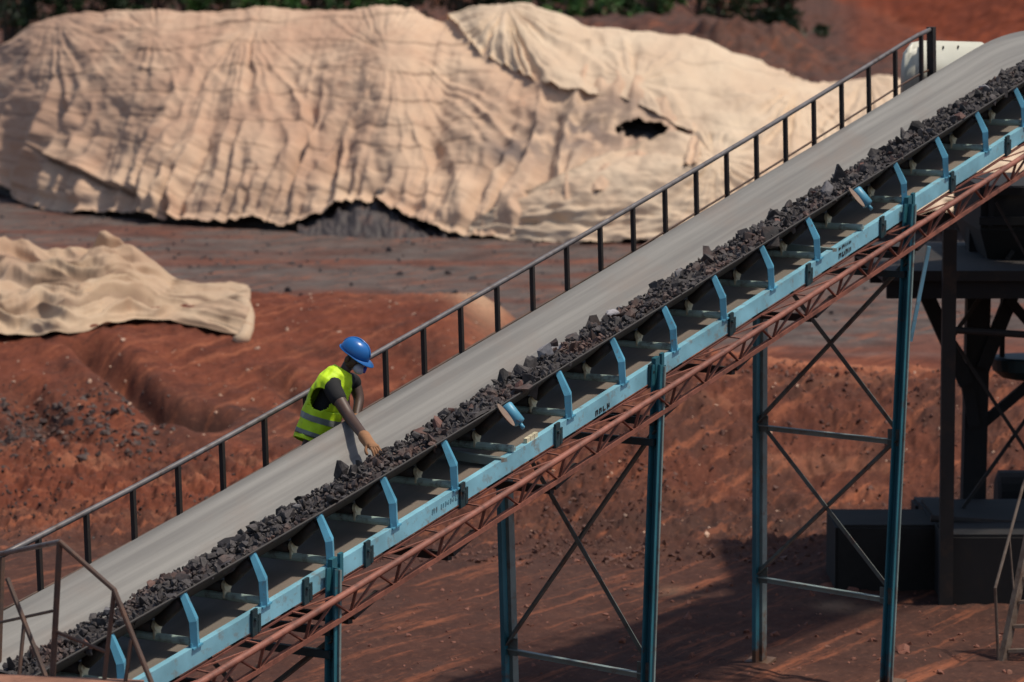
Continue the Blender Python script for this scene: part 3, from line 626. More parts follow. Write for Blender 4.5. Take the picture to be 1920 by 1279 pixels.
# idlers
def idler_meshes():
    S0 = np.zeros(3); d3 = np.array(D); q = lambda s, t, n: s*d3+t*T+n*UP
    out = {}
    mb = MB(); mb.tube([q(0, -.09, -.338), q(0, 1.02, -.338)], .029, 10); out['frame'] = mb
    def br(sg, t0):
        mb = MB(); pr = [(-.042, 0), (-.014, .036), (.040, .006), (.034, -.004), (-.010, .020), (-.036, -.008)]
        pts = [q(0, t0, -.362), q(0, t0+sg*.012, -.19), q(0, t0+sg*.105, -.018)]
        rings = [[p_+d3*a_*k_-sg*T*b_*k_ for a_, b_ in pr] for p_, k_ in zip(pts, (1., 1.08, .8))]
        mb.loft(rings); mb.box(pts[0]+UP*-.002, d3, .05, T, .03, UP, .006)
        for z in (-1, 1): mb.tube([pts[0]+d3*.036*z, pts[0]+d3*.036*z+UP*.03], .011, 6)
        return mb
    out['brN'] = br(1, -.085); out['brF'] = br(-1, 1.015)
    for nm, t in (('upA', .245), ('upB', .685)):
        mb = MB(); mb.box(q(0, t, -.285), d3, .032, T, .008, UP, .055); mb.tube([q(0, t-.014, -.262), q(0, t+.014, -.262)], .040, 12); out[nm] = mb
    for nm, a_, b_ in (('rC', (.27, -.27), (.66, -.27)), ('rN', (.225, -.232), (.03, -.075)), ('rF', (.705, -.232), (.90, -.065))):
        mb = MB(); pa, pb = q(0, *a_), q(0, *b_); mb.tube([pa, pa+(pb-pa)*.02, pb-(pb-pa)*.02, pb], [.02, .042, .042, .02], 14); mb.tube([pa-(pb-pa)*.06, pb+(pb-pa)*.06], .01, 8); out[nm] = mb
    # side guide roller
    mb = MB(); pa, pb = q(0, -.02, -.02), q(.02, -.135, -.155); mb.tube([pa, pa+(pb-pa)*.06, pb-(pb-pa)*.06, pb], [.04, .048, .048, .025], 14); mb.tube([pb, pb+(pb-pa)*.25], .016, 8); out['gd'] = mb
    mb = MB(); c_ = (pa+pb)/2-d3*.095+UP*.03; ax = (pb-pa)/np.linalg.norm(pb-pa); bx = np.cross(ax, d3); bx /= np.linalg.norm(bx)
    ring = lambda off: [c_+d3*off+ax*.105*cos(k*pi/8)+(bx*.2+d3*.9)*.026*sin(k*pi/8) for k in range(16)]
    mb.loft([[p_-bx*.004 for p_ in ring(0)], [p_+bx*.004 for p_ in ring(0)]]); out['gp'] = mb
    return out
IM = {}
for k, mb in idler_meshes().items():
    me = bpy.data.meshes.new(k); me.from_pydata(mb.v, [], mb.f); me.update(); bm = bmesh.new(); bm.from_mesh(me); bmesh.ops.recalc_face_normals(bm, faces=bm.faces); bm.to_mesh(me); bm.free()
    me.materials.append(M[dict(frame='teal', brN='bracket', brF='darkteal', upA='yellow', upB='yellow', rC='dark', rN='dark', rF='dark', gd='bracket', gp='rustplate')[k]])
    if k in ('rC', 'rN', 'rF', 'gd'): me.polygons.foreach_set('use_smooth', [len(p_.vertices) == 4 for p_ in me.polygons])
    IM[k] = me
SK0 = s_at(228, -.08, -.2); SK1 = s_at(1848, -.08, -.2); DS = (SK1-SK0)/16
for k in range(-3, 20):
    o0 = Pt(SK0+k*DS, 0, 0); f_ = link('idler_frame', IM['frame'], conv, o0)
    for key, nm in (('brN', 'bracket'), ('brF', 'bracket'), ('upA', 'roller_bracket'), ('upB', 'roller_bracket'), ('rC', 'roller'), ('rN', 'roller'), ('rF', 'roller')):
        if k in (6, 13) and key == 'brN': continue
        link(nm, IM[key], f_, o0)
    if k in (6, 13): link('guide_roller', IM['gd'], f_, o0); link('guide_plate', IM['gp'], f_, o0)
for px in (945, 1565):
    s = s_at(px, -.1, -.36); mb = MB(); mb.beam(Pt(s, -.10, -.385), Pt(s, 1.02, -.345), .07, .06); mb.build('cross_beam', 'legpale', conv)
s = s_at(985, -.06, -.34); mb = MB()
for i in range(3): mb.box(Pt(s+.05*i, -.075, -.345), D, .022, T, .016, UP, .02)
mb.build('bolted_cleat', 'yellow', conv)
# lattice girders
def girder(tA, tP, tL, sg):
    ch = sweep('girder_chord', [(tP+.025*cos(a), -.525+.025*sin(a)) for a in np.linspace(0, 2*pi, 10, endpoint=False)], SS, 'red', conv, True)
    sweep('girder_chord', [(tA-.014, -.512), (tA+.014, -.512), (tA+.014, -.524), (tA-.014, -.524)], SS, 'redd', conv)
    sweep('girder_chord', [(tL-.02, -.69), (tL+.02, -.69), (tL+.02, -.698), (tL-.012, -.698), (tL-.012, -.725), (tL-.02, -.725)], SS, 'red', conv)
    mb = MB(); s = -8.0; i = 0; st = .52
    while s < 11:
        mb.beam(Pt(s, tP, -.53), Pt(s, tL, -.70), .022, .010, D); mb.beam(Pt(s, tA, -.52), Pt(s, tP, -.53), .02, .01)
        mb.beam(Pt(s+.02, tL, -.70), Pt(s+st*.48, tP, -.53), .024, .010); mb.beam(Pt(s+st*.48, tP, -.53), Pt(s+st-.02, tL, -.70), .024, .010)
        mb.beam(Pt(s, tA, -.52), Pt(s+st, tP, -.53), .018, .009); pass
        s += st; i += 1
    mb.build('girder_lattice', 'red', conv)
girder(-.09, -.26, -.21, 1)
sweep('girder_chord', [(1.06, -.69), (1.10, -.69), (1.10, -.72), (1.06, -.72)], SS, 'redd', conv)
for px in (480, 690, 875, 1065, 1262, 1402, 1550, 1738):      # dark stub bearers under the lower chord
    s = s_at(px, -.2, -.75); mb = MB(); mb.beam(Pt(s-.16, -.17, -.76), Pt(s+.16, -.17, -.715), .05, .045); mb.beam(Pt(s-.14, -.15, -.79), Pt(s-.14, 1.2, -.79), .05, .06); mb.build('girder_bearer', 'dark', conv)
# walkway along the far side
mb = MB(); 
wk = sweep('walkway_plate', [(1.08, -.99), (1.82, -.99), (1.82, -1.02), (1.08, -1.02)], SS, 'plant', conv)

# ------------------------------------------------------------------ ore on the belt
def ore_n(t): return np.interp(t, [.0, .05, .12, .25, .38, .46, .54, .63], [.010, -.004, -.03, -.055, -.055, -.085, -.14, -.215])
ssb = np.arange(-8.1, 9.6, .04); tb = np.linspace(.012, .66, 27)
Sg, Tg = np.meshgrid(ssb, tb, indexing='ij')
nn = ore_n(Tg)-.03+.035*fbm(Sg*5, Tg*9, 3, 700)+.03*perlin(Sg*1.3, Tg*2, 701); nn = np.maximum(nn, np.interp(Tg, [q[0] for q in inn], [q[1] for q in inn])-.004)
VB = P0+Sg[..., None]*D+Tg[..., None]*T+(nn+dn(Sg))[..., None]*UP
o = grid_mesh('ore_bed', VB, 'orebed', None, None, None, tuple(C0+UP*3), smooth=False); tag(o, 'bed of fine dark ore running up the middle of the belt', 'ore', kind='stuff')
r = np.random.default_rng(31); mb = MB()
for i in range(4600):
    s = r.uniform(-7.5, 9.3); t = np.clip(.30+.17*r.normal(), .02, .63); sz = r.gamma(2.2, .006)+.008
    vs_, fs_ = ROCKS[r.integers(14)]; mb.add(vs_@rrot(r).T*sz+Pt(s, t, float(ore_n(t))-.012+r.uniform(-.008, .02)), fs_)
me = bpy.data.meshes.new('ore_pieces'); me.from_pydata(mb.v, [], mb.f); me.update(); me.materials.append(M['ore'])
tag(link('ore_pieces', me, None, (0, 0, 0)), 'small broken ore pieces between the larger lumps on the belt', 'ore', kind='stuff')
RM = []
for i, (vs_, fs_) in enumerate(ROCKS):
    for mname in ('ore', 'orered', 'orepale'):
        me = bpy.data.meshes.new('ore_lump'); me.from_pydata([tuple(q) for q in vs_], [], fs_); me.update(); me.materials.append(M[mname]); RM.append(me)
LBL = ('dark angular ore lump riding among others in the bed on the belt', 'rusty reddish ore lump riding among dark ones on the belt', 'pale grey flat-faced ore lump riding among dark ones on the belt')
GRP = ('dark ore lumps on the belt', 'reddish ore lumps on the belt', 'pale ore lumps on the belt')
def lump(s, t, n, sz, k, rot=None, scl=(1, 1, 1), label=None, idx=None):
    i = idx if idx is not None else r.integers(14)
    ob = bpy.data.objects.new('ore_lump', RM[i*3+k]); COL.objects.link(ob); ob.location = Vector(Pt(s, t, n-(.042 if label else 0))); ob.scale = tuple(sz*q for q in (scl if label else (1.15, 1., float(r.uniform(.5, .9)))))
    ob.rotation_euler = rot if rot is not None else tuple(r.uniform(0, 6.28, 3))
    tag(ob, label or LBL[k], 'ore lump', None if label else GRP[k]); return ob
for i in range(262):
    s = -6.2+15.2*(i+r.uniform(0, 1))/262; t = float(np.clip(.32+.17*r.normal(), .06, .60)); sz = float(np.clip(r.gamma(4, .0145), .03, .11))
    k = 0 if r.uniform() < .84 else (1 if r.uniform() < .6 else 2); lump(s, t, float(ore_n(t))+r.uniform(-.008, .016)-max(sz-.04, 0)*.45, sz, k)
s = s_at(640, .42, .0); lump(s, .43, .02, .085, 0, (0.2, .1, .6), (.7, .7, 1.5), 'tall pointed dark ore lump standing on the belt left of the worker\'s glove', 3)
s = s_at(985, .30, .0); lump(s, .34, .015, .10, 0, (.3, .2, 1.), (1, .9, .95), 'big rounded dark ore lump standing up from the bed at the middle of the belt', 7)
s = s_at(1154, .38, .0); lump(s, .37, -.01, .085, 2, (.2, 0, .7), (1.2, .9, .6), 'broad pale grey ore slab on the far rim of the ore bed', 5)
s = s_at(1447, .42, .0); lump(s, .40, -.015, .085, 0, (.4, .3, .2), (.7, .7, 1.5), 'tall jagged ore spike rising above the bed near the upper third of the belt', 9)
s = s_at(200, .33, .0); lump(s, .33, .02, .05, 2, (.2, 0, .7), (1, .9, .8), 'whitish ore lump behind the stair railing at the lower left', 2)
s = s_at(1835, .4, .0); lump(s, .34, .0, .075, 2, (.1, .3, .7), (1.1, .9, .8), 'grey flat-topped ore lump near the top right end of the belt', 4)
s = s_at(790, .36, .0); lump(s, .35, -.01, .07, 1, (.1, .3, .2), (1.1, .9, .8), 'rust red ore lump just up the belt from the worker\'s glove', 6)

# ------------------------------------------------------------------ handrail of the walkway
def rn(s): return .045+.06*(max(s-3, 0)/6)**2+.03*(min(s+1, 0)/3)**2
hb = Pt(2, 1.65, -1.0)
hr = thing('walkway_handrail', 'long dark handrail on thin posts running up behind the belt', 'handrail', hb)
s0, s1_ = s_at(72, 1.65, .04), s_at(1727, 1.65, .1); dp = (s1_-s0)/25
sA, sB = s_at(-8, 1.65, .04), s_at(1746, 1.65, .1)
rs = np.linspace(sA, sB, 50)
MB().tube([Pt(q, 1.65, rn(q)) for q in rs], .021, 10).build('top_rail', 'rail', hr, smooth=True)
MB().tube([Pt(q, 1.66, rn(q)-.385) for q in rs], .010, 8).build('lower_rail', 'rustrail', hr, smooth=True)
for k in range(-2, 26):
    q = s0+k*dp; MB().beam(Pt(q, 1.65, rn(q)-.01), Pt(q+.05, 1.65, -1.0), .036, .030, D).build('post', 'dark', hr)
MB().beam(Pt(sB, 1.65, rn(sB)+.02), Pt(sB+.05, 1.65, -1.0), .07, .06, D).build('end_post', 'dark', hr)

# ------------------------------------------------------------------ cream machine cover at the top of the handrail
tcv = 1.76
pl = [(1702, 185), (1703, 125), (1708, 95), (1720, 80), (1740, 76), (1846, 79), (1866, 90), (1862, 185)]
fr_ = [on_t(x_, y_, tcv) for x_, y_ in pl]; n_ = len(pl)
mc = thing('machine_cover', 'cream white sheet-metal cover with a rounded corner beside the top end of the handrail', 'machine cover', fr_[0]-UP*.1)
mb = MB(); off = T*.10; mb.loft([fr_, [p_+off for p_ in fr_]]); mb.build('shell', 'cover', mc, bevel=.035, smooth=True)
for x_, y_ in ((1768, 89), (1796, 88)):
    q = on_t(x_, y_, tcv); MB().tube([q+T*.01, q-T*.006], .016, 10).build('bolt_hole', 'dark', mc)
mb = MB()
for x_ in (1722, 1820): MB().beam(on_t(x_, 150, tcv)+T*.14, on_t(x_, 150, tcv)+T*.14-UP*1.1, .05, .05).build('stand', 'dark', mc)


# ------------------------------------------------------------------ trestles
def trestle(pxN, pyN, footN, farTop, farFoot, label, bars, topX):
    sN = s_at(pxN, -.17, -.4)
    aN = Pt(sN, -.17, -.36); bN = footN; sF = sN; aF = Pt(sF, farTop, -.62); bF = farFoot
    tr = thing('steel_trestle', label, 'trestle', (bN+bF)/2, 'trestles under the conveyor')
    MB().chan(aN, bN, .075, .085, .012, T, 1).build('leg', 'leg', tr); MB().beam(aN-D*.03-T*.045, bN-D*.03-T*.045, .02, .026, T).build('leg_flange', 'legpale', tr)
    MB().beam(aF-D*.04, bF-D*.04, .04, .06, D).build('leg', 'leg', tr); MB().beam(aF+D*.04-T*.025, bF+D*.04-T*.025, .04, .075, D).build('leg_flange', 'legpale', tr)  # pale right-hand flange puts the sunlit face into the colour
    at = lambda a, b_, z: a+(b_-a)*((z-a[2])/(b_[2]-a[2]))
    hz = [aN[2]-.5]+bars
    for z in bars:
        p_, q = at(aN, bN, z), at(aF, bF, z); MB().angle(p_+T*.03, q-T*.03, .05, .008, UP, 1, -1).build('cross_bar', 'legpale', tr)
        for w_ in (p_+T*.05, q-T*.05): MB().box(w_+D*-.02+UP*.02, D, .006, T, .06, UP, .07).build('gusset', 'brace', tr)
    for z0, z1 in zip(hz[:-1], hz[1:]):
        for i, (u_, v_) in enumerate(((at(aN, bN, z0), at(aF, bF, z1)), (at(aF, bF, z0), at(aN, bN, z1)))):
            MB().angle(u_+D*(-.02+.03*i), v_+D*(-.02+.03*i), .04, .007, UP, 1, 1).build('diagonal_brace', 'brace', tr)
    for z in (aN[2]-.42, aN[2]-.58):
        MB().beam(at(aN, bN, z)-D*.06, at(aN, bN, z)-D*.06+T*(farTop+.25), .05, .055).build('cap_beam', 'darkteal', tr)
    for b_ in (bN, bF): MB().box(b_+UP*.012, D, .12, T, .12, UP, .012).build('base_plate', 'rustplate', tr)
    return tr
def rot_box(a, b_, t):
    m_ = MB(); m_.beam(a-T*.048+D*.0, b_-T*.048, .03, t, T); return m_.v, m_.f
gz = lambda p_: np.array([p_[0], p_[1], float(terrain(p_[0], p_[1]))-.02])
s3 = s_at(1712, -.17, -.4); b3 = Pt(s3, -.17, 0); b3 = gz(on_t(1665, 1275, -.17)); b3f = gz(on_t(1421, 1250, 1.36))
trestle(1710, 385, b3, 1.36, b3f, 'tall blue trestle at the right, its cross-braced frame standing in full view', [on_t(1450, 790, 1.36)[2], on_t(1440, 1075, 1.36)[2]], None)
b2 = on_t(1222, 1279, -.17); b2 = gz(b2-UP*1-D*.06); b2f = gz(on_t(962, 1279, 1.36)-D*.04)
trestle(1240, 690, b2, 1.36, b2f, 'middle teal trestle with one X of braces below the conveyor', [on_t(975, 1208, 1.36)[2]], None)
b1 = gz(Pt(s_at(632, -.17, -.4), -.17, 0)-D*.05); b1f = gz(Pt(s_at(632, -.17, -.4), 1.36, 0)-D*.05)
trestle(632, 1060, b1, 1.36, b1f, 'lowest blue trestle, only one leg showing under the left of the conveyor', [.45], None)
for px, py0, py1 in ((1236, 660, 720), (632, 1035, 1080), (1708, 378, 420)):     # leg heads bolted over the stringer
    s = s_at(px, -.13, -.4); mb = MB()
    mb.box(Pt(s-.045, -.125, -.40), D, .03, T, .02, UP, .10).box(Pt(s+.05, -.12, -.40), D, .018, T, .014, UP, .10); mb.build('leg_head', 'leg', conv)
mb = MB(); mb.beam(on_t(1742, 462, -.3), on_t(1707, 640, -.18), .045, .03); mb.build('knee_brace', 'stringer', conv)

# ------------------------------------------------------------------ dark plant at the right
def wp(px, py, y): return at_y(px, py, y)
DY = 36.0
pf = thing('plant_platform', 'dark steel platform on braced columns behind the conveyor at the right edge', 'platform', (6., 40., 0))
zt = wp(1700, 508, DY)[2]; x0 = wp(1655, 520, DY)[0]
MB().box(((x0+12.5)/2, 37.8, zt-.05), (1, 0, 0), (12.5-x0)/2, (0, 1, 0), 1.8, UP, .05).build('deck', 'plant', pf)  # unseen right-hand length added so the deck shades the ground
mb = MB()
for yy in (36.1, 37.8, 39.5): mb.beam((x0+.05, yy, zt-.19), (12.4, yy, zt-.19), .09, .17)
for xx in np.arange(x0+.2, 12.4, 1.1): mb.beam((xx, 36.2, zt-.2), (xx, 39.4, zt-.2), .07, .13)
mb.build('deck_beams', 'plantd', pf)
for px, yy, wd in ((1779, 35.7, .12),):
    a_ = wp(px+3, 430, yy); b_ = gz(wp(px-5, 1120, yy)); MB().chan(a_, b_, .11, .13, .012, (1, 0, 0), 1).build('column', 'plant', pf)
a_ = wp(1838, 380, 38.4); b_ = gz(wp(1822, 1000, 38.4)); MB().beam(a_+UP*.0, b_, .24, .24).build('column', 'plantd', pf)
for xx in (8.4, 11.8):
    for yy in (36.4, 39.3): MB().beam((xx, yy, zt-.2), (xx, yy, 0), .22, .22).build('column', 'plantd', pf)
for (a, b_, y_, w_) in (((1735, 548), (1812, 720), 38.2, .15), ((1812, 715), (1826, 800), 38.3, .12), ((1900, 545), (1842, 690), 38.3, .14), ((1930, 720), (1835, 800), 38.4, .10),
                        ((1890, 560), (1960, 640), 38.2, .10), ((1790, 640), (1960, 900), 37.4, .035), ((1935, 770), (1800, 960), 37.5, .035), ((1868, 380), (1935, 500), 36.0, .025), ((1900, 470), (1780, 640), 37.3, .04)):
    MB().beam(wp(*a, y_), wp(*b_, y_), w_, w_).build('brace', 'plantd' if w_ > .05 else 'plant', pf)
MB().tube([wp(1775, 618, 36.3), wp(1960, 630, 36.3)], .035, 10).build('guard_pipe', 'plant', pf)
MB().tube([wp(1745, 972, 36.6), wp(1960, 986, 36.6)], .035, 10).build('guard_pipe', 'plant', pf)
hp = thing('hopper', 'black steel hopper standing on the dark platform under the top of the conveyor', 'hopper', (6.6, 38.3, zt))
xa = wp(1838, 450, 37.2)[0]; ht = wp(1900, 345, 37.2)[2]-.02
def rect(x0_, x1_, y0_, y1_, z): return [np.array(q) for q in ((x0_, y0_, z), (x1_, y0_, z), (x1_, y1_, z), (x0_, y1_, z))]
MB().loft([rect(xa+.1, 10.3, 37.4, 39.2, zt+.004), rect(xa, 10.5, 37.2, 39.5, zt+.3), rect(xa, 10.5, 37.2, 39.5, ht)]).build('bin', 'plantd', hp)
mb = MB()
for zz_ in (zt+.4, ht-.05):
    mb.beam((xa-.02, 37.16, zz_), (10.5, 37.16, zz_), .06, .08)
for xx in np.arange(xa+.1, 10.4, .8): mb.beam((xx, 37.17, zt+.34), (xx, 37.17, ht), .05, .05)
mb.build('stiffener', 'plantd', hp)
fd = thing('feeder_pan', 'dark round pan hanging below the platform at the right edge', 'feeder', wp(1915, 680, 38.7))
c_ = wp(1922, 668, 38.7); mb = MB(); mb.loft([[c_+np.array([cos(k*pi/14)*rr_, sin(k*pi/14)*rr_, zz_]) for k in range(28)] for rr_, zz_ in ((.33, 0), (.36, -.02), (.34, -.14), (.24, -.22), (.1, -.25))]); mb.build('pan', 'darkteal', fd, smooth=False)
mb = MB()
for dx in (-.24, .24): mb.beam(c_+np.array([dx, 0, 0]), c_+np.array([dx, 0, zt-.25-c_[2]]), .05, .05)
mb.build('hanger', 'plantd', fd)
def slab(name, label, cat, px0, px1, ytop, ybot, y_, depth, mat, bev=.03):
    b0 = gz(ground(px0, ybot)); y_ = b0[1] if y_ is None else y_
    a_ = wp(px0, ytop, y_); x1 = wp(px1, ytop, y_)[0]; z1 = a_[2]; z0 = float(terrain(a_[0], y_))-.1
    t_ = MB(); t_.box(((a_[0]+x1)/2, y_+depth/2, (z0+z1)/2), (1, 0, 0), (x1-a_[0])/2, (0, 1, 0), depth/2, UP, (z1-z0)/2)
    o_ = t_.build(name, mat, None, ((a_[0]+x1)/2, y_, z0), bevel=bev); return tag(o_, label, cat)
slab('concrete_block', 'long concrete block coloured dark as in shade under the platform beside the blue trestle leg', 'concrete block', 1567, 1768, 985, 1100, None, 1.1, 'concrete')
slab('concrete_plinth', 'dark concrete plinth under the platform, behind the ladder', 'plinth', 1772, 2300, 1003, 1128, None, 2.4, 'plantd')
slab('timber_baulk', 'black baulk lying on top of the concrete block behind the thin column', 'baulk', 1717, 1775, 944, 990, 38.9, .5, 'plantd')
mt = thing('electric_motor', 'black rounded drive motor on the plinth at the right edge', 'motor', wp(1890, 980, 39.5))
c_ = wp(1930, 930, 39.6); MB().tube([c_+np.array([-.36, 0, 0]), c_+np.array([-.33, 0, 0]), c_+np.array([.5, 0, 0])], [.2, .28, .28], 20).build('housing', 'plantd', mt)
MB().box(c_+np.array([.1, 0, -.25]), (1, 0, 0), .3, (0, 1, 0), .2, UP, .1).build('foot', 'plantd', mt)
# ladder and its hand rail
ld = thing('ladder', 'brown steel ladder leaning at the right edge with a thin handrail', 'ladder', gz(wp(1880, 1240, 33.7)))
yl = 33.8; f0 = gz(ground(1880, 1240)); yl = f0[1]
l0, l1 = f0, wp(1922, 1040, yl+.25); r0 = f0+np.array([.42, .05, 0]); r1 = l1+np.array([.42, .05, 0])
l2 = l0+(l1-l0)*1.8; r2 = r0+(r1-r0)*1.8
MB().beam(l0, l2, .05, .09).build('side_rail', 'ladder', ld); MB().beam(r0, r2, .05, .09).build('side_rail', 'ladder', ld)
for k in range(8):
    f_ = .06+.125*k; MB().beam(l0+(l2-l0)*f_+(.02, 0, 0), r0+(r2-r0)*f_-(.02, 0, 0), .05, .03).build('rung', 'ladder', ld)
MB().tube([gz(ground(1872, 1240)), wp(1866, 1103, yl-.1), wp(1918, 912, yl+.4), wp(1960, 800, yl+.6)], .014, 8).build('hand_rail', 'ladder', ld)
MB().tube([wp(1893, 1010, yl+.2), l0+(l2-l0)*.3], .009, 6).build('stanchion', 'ladder', ld)

# ------------------------------------------------------------------ stair guard at the lower left
def zp(px, py, Z): return unproj(px, py, Z)
sg_ = thing('stair_guard', 'rusty brown tubular guard frame of a stair crossing the foot of the conveyor', 'guard rail', zp(100, 1279, 22.6)-UP*.6)
A, B, Cc, E_ = zp(-6, 1040, 24.4), zp(112, 1016, 22.7), zp(214, 1106, 22.5), zp(292, 1300, 22.3)
MB().tube([A, B], .017, 10).build('top_rail', 'rail', sg_); MB().tube([B, Cc, E_, E_+(E_-Cc)*.8], .017, 10).build('stair_rail', 'rustrail', sg_)
down = lambda p_, px, py, Z, r_, nm='post': MB().tube([p_, zp(px, py, Z), zp(px, py, Z)-UP*.35], r_, 8).build(nm, 'rustrail', sg_)
down(B, 98, 1279, 22.7, .019); down(Cc, 195, 1279, 22.5, .014); down(zp(4, 1046, 24.3), -4, 1279, 24.2, .02)
MB().tube([zp(14, 1085, 23.2), zp(92, 1285, 22.9)], .016, 8).build('diagonal_brace', 'rustrail', sg_)
MB().tube([zp(-4, 1168, 24.2), zp(97, 1146, 22.72)], .010, 8).build('mid_rail', 'rustrail', sg_)
MB().tube([zp(104, 1184, 22.7), zp(203, 1224, 22.5)], .012, 8).build('mid_rail', 'rustrail', sg_)
MB().tube([zp(46, 1160, 23.4), zp(34, 1285, 23.3)], .013, 8).build('post', 'rustrail', sg_)
MB().tube([zp(246, 1200, 22.4), zp(232, 1300, 22.4)], .012, 8).build('post', 'rustrail', sg_)
lp = zp(-40, 1262, 22.9); rp = zp(270, 1275, 22.4); ft = np.array([.1, -.9, -.05]); mb = MB()
mb.loft([[lp, rp, rp+ft*1.2, lp+ft*1.2], [q-UP*.05 for q in (lp, rp, rp+ft*1.2, lp+ft*1.2)]])
tag(mb.build('landing_plate', 'plate', None, tuple((lp+rp)/2)), 'rusty orange landing plate in the bottom left corner under the stair guard', 'landing')

# ------------------------------------------------------------------ the worker
exec_person = True
def skin_obj(name, verts, edges, radii, mat, parent, sub=2, root=0):
    me = bpy.data.meshes.new(name); me.from_pydata([tuple(v) for v in verts], edges, []); ob = bpy.data.objects.new(name, me); COL.objects.link(ob)
    md = ob.modifiers.new('skin', 'SKIN'); md.use_smooth_shade = True; md.branch_smoothing = .4
    for i, rr_ in enumerate(radii):
        sv_ = me.skin_vertices[0].data[i]; sv_.radius = (rr_, rr_) if not hasattr(rr_, '__len__') else rr_; sv_.use_root = i == root
    sb = ob.modifiers.new('sub', 'SUBSURF'); sb.levels = sub; sb.render_levels = sub
    dg = bpy.context.evaluated_depsgraph_get(); m2 = bpy.data.meshes.new_from_object(ob.evaluated_get(dg)); bpy.data.objects.remove(ob)
    m2.name = name; m2.polygons.foreach_set('use_smooth', [True]*len(m2.polygons)); m2.materials.clear(); m2.materials.append(M[mat])
    org_ = WORLD[parent.name] if parent is not None else None
    return m2
def cloth(name, col, var=.2, rough=.85):
    return paint(name, col, rust=tuple(c*.6 for c in col), lo=.55, hi=.8, scale=14, rough=rough, var=var)
M['skin'] = cloth('brown_skin', (.085, .048, .034), .15, .5); M['shirt'] = cloth('black_shirt', (.012, .012, .013)); M['vest'] = cloth('hivis_vest', (.60, .88, .015), .1, .6)
M['strip'] = cloth('grey_reflective_strip', (.22, .24, .22), .1, .35); M['helm'] = paint('blue_helmet', (.018, .15, .46), rust=(.03, .12, .33), lo=.55, hi=.8, scale=16, rough=.3, var=.12)
M['glove'] = cloth('tan_work_glove', (.31, .155, .075)); M['jean'] = cloth('blue_grey_trousers', (.10, .14, .19)); M['mask'] = cloth('pale_respirator', (.50, .48, .55), .1); M['maskb'] = cloth('blue_respirator_filter', (.06, .07, .38), .1)
M['boot'] = cloth('dark_boot', (.03, .025, .022)); M['eye'] = cloth('eye', (.5, .48, .45))
J = lambda px, py, t: on_t(px, py, t)
FACE = -T*.80+D*.18-UP*.50; FACE /= np.linalg.norm(FACE)
hipc = J(588, 842, 1.34); chest = J(616, 748, 1.24); neckb = J(637, 712, 1.17); neck = J(645, 699, 1.14); head = J(661, 671, 1.09)
HU = np.cross(np.cross(FACE, UP), FACE); HU /= np.linalg.norm(HU); HR = np.cross(FACE, HU)
walk = Pt(s_at(588, 1.34, -.3), 1.34, -.985)
shN, elN, wrN = J(619, 722, 1.14), J(655, 782, .90), J(690, 828, .60)
shF, elF, wrF = J(662, 713, 1.20), J(674, 748, 1.14), J(664, 802, 1.06)
kneeN = hipc*.5+walk*.5-D*.10-T*.03; kneeF = hipc*.5+walk*.5+D*.10-T*.03
ankN = walk-D*.11+UP*.09; ankF = walk+D*.11+UP*.09
bv = [hipc, hipc+(chest-hipc)*.5, chest, neckb, neck, head-HU*.015, head+HU*.055, shN, elN, wrN, shF, elF, wrF,
      hipc-D*.09-UP*.03, kneeN, ankN, hipc+D*.09-UP*.03, kneeF, ankF, head+FACE*.045-HU*.04, ankN-T*.13-UP*.05, ankF-T*.13-UP*.05, (neckb+shN)/2, (neckb+shF)/2]
be = [(0, 1), (1, 2), (2, 3), (3, 4), (4, 5), (5, 6), (3, 22), (22, 7), (7, 8), (8, 9), (3, 23), (23, 10), (10, 11), (11, 12), (0, 13), (13, 14), (14, 15), (0, 16), (16, 17), (17, 18), (5, 19), (15, 20), (18, 21)]
br = [(.125, .10), (.115, .09), (.12, .09), .07, .047, .065, .062, .062, .047, .036, .058, .043, .032, .085, .058, .042, .085, .058, .042, .042, .035, .035, .065, .065]
pw = tag(None or bpy.data.objects.new('person', skin_obj('person', np.array(bv)-walk, be, br, 'skin', None)), 'worker in blue hard hat and yellow-green vest leaning over the belt to reach the ore', 'person')
COL.objects.link(pw); pw.location = Vector(walk); WORLD[pw.name] = walk
def ell(c_, ax, rx, ay, ry, az, rz, n=16, m=10, z0=-1., z1=1.):
    rings = []
    for i in range(m+1):
        z = sin(-pi/2+pi*((z0+1)/2+(z1-z0)/2*i/m)) if False else z0+(z1-z0)*i/m
        z = max(-1, min(1, z)); zz_ = sin(z*pi/2); rr_ = max(cos(z*pi/2), .02)
        rings.append([c_+ax*rx*rr_*cos(2*pi*k/n)+ay*ry*rr_*sin(2*pi*k/n)+az*rz*zz_ for k in range(n)])
    return rings
def ell_b(name, mat, *a, **k): return MB().loft(ell(*a, **k)).build(name, mat, pw, smooth=True)
# trousers, boots
tv = np.array([hipc+UP*.06, hipc-UP*.02, hipc-D*.09-UP*.07, kneeN, ankN+UP*.03, hipc+D*.09-UP*.07, kneeF, ankF+UP*.03])-walk
def child(name, me): ob = bpy.data.objects.new(name, me); COL.objects.link(ob); ob.parent = pw; return ob
child('trousers', skin_obj('trousers', tv, [(0, 1), (1, 2), (2, 3), (3, 4), (1, 5), (5, 6), (6, 7)], [(.125, .115), (.14, .12), .10, .075, .065, .10, .075, .065], 'jean', None))
for an in (ankN, ankF): child('boot', skin_obj('boot', np.array([an+UP*.04, an-UP*.03, an-UP*.045-T*.16])-walk, [(0, 1), (1, 2)], [.062, .058, .045], 'boot', None))
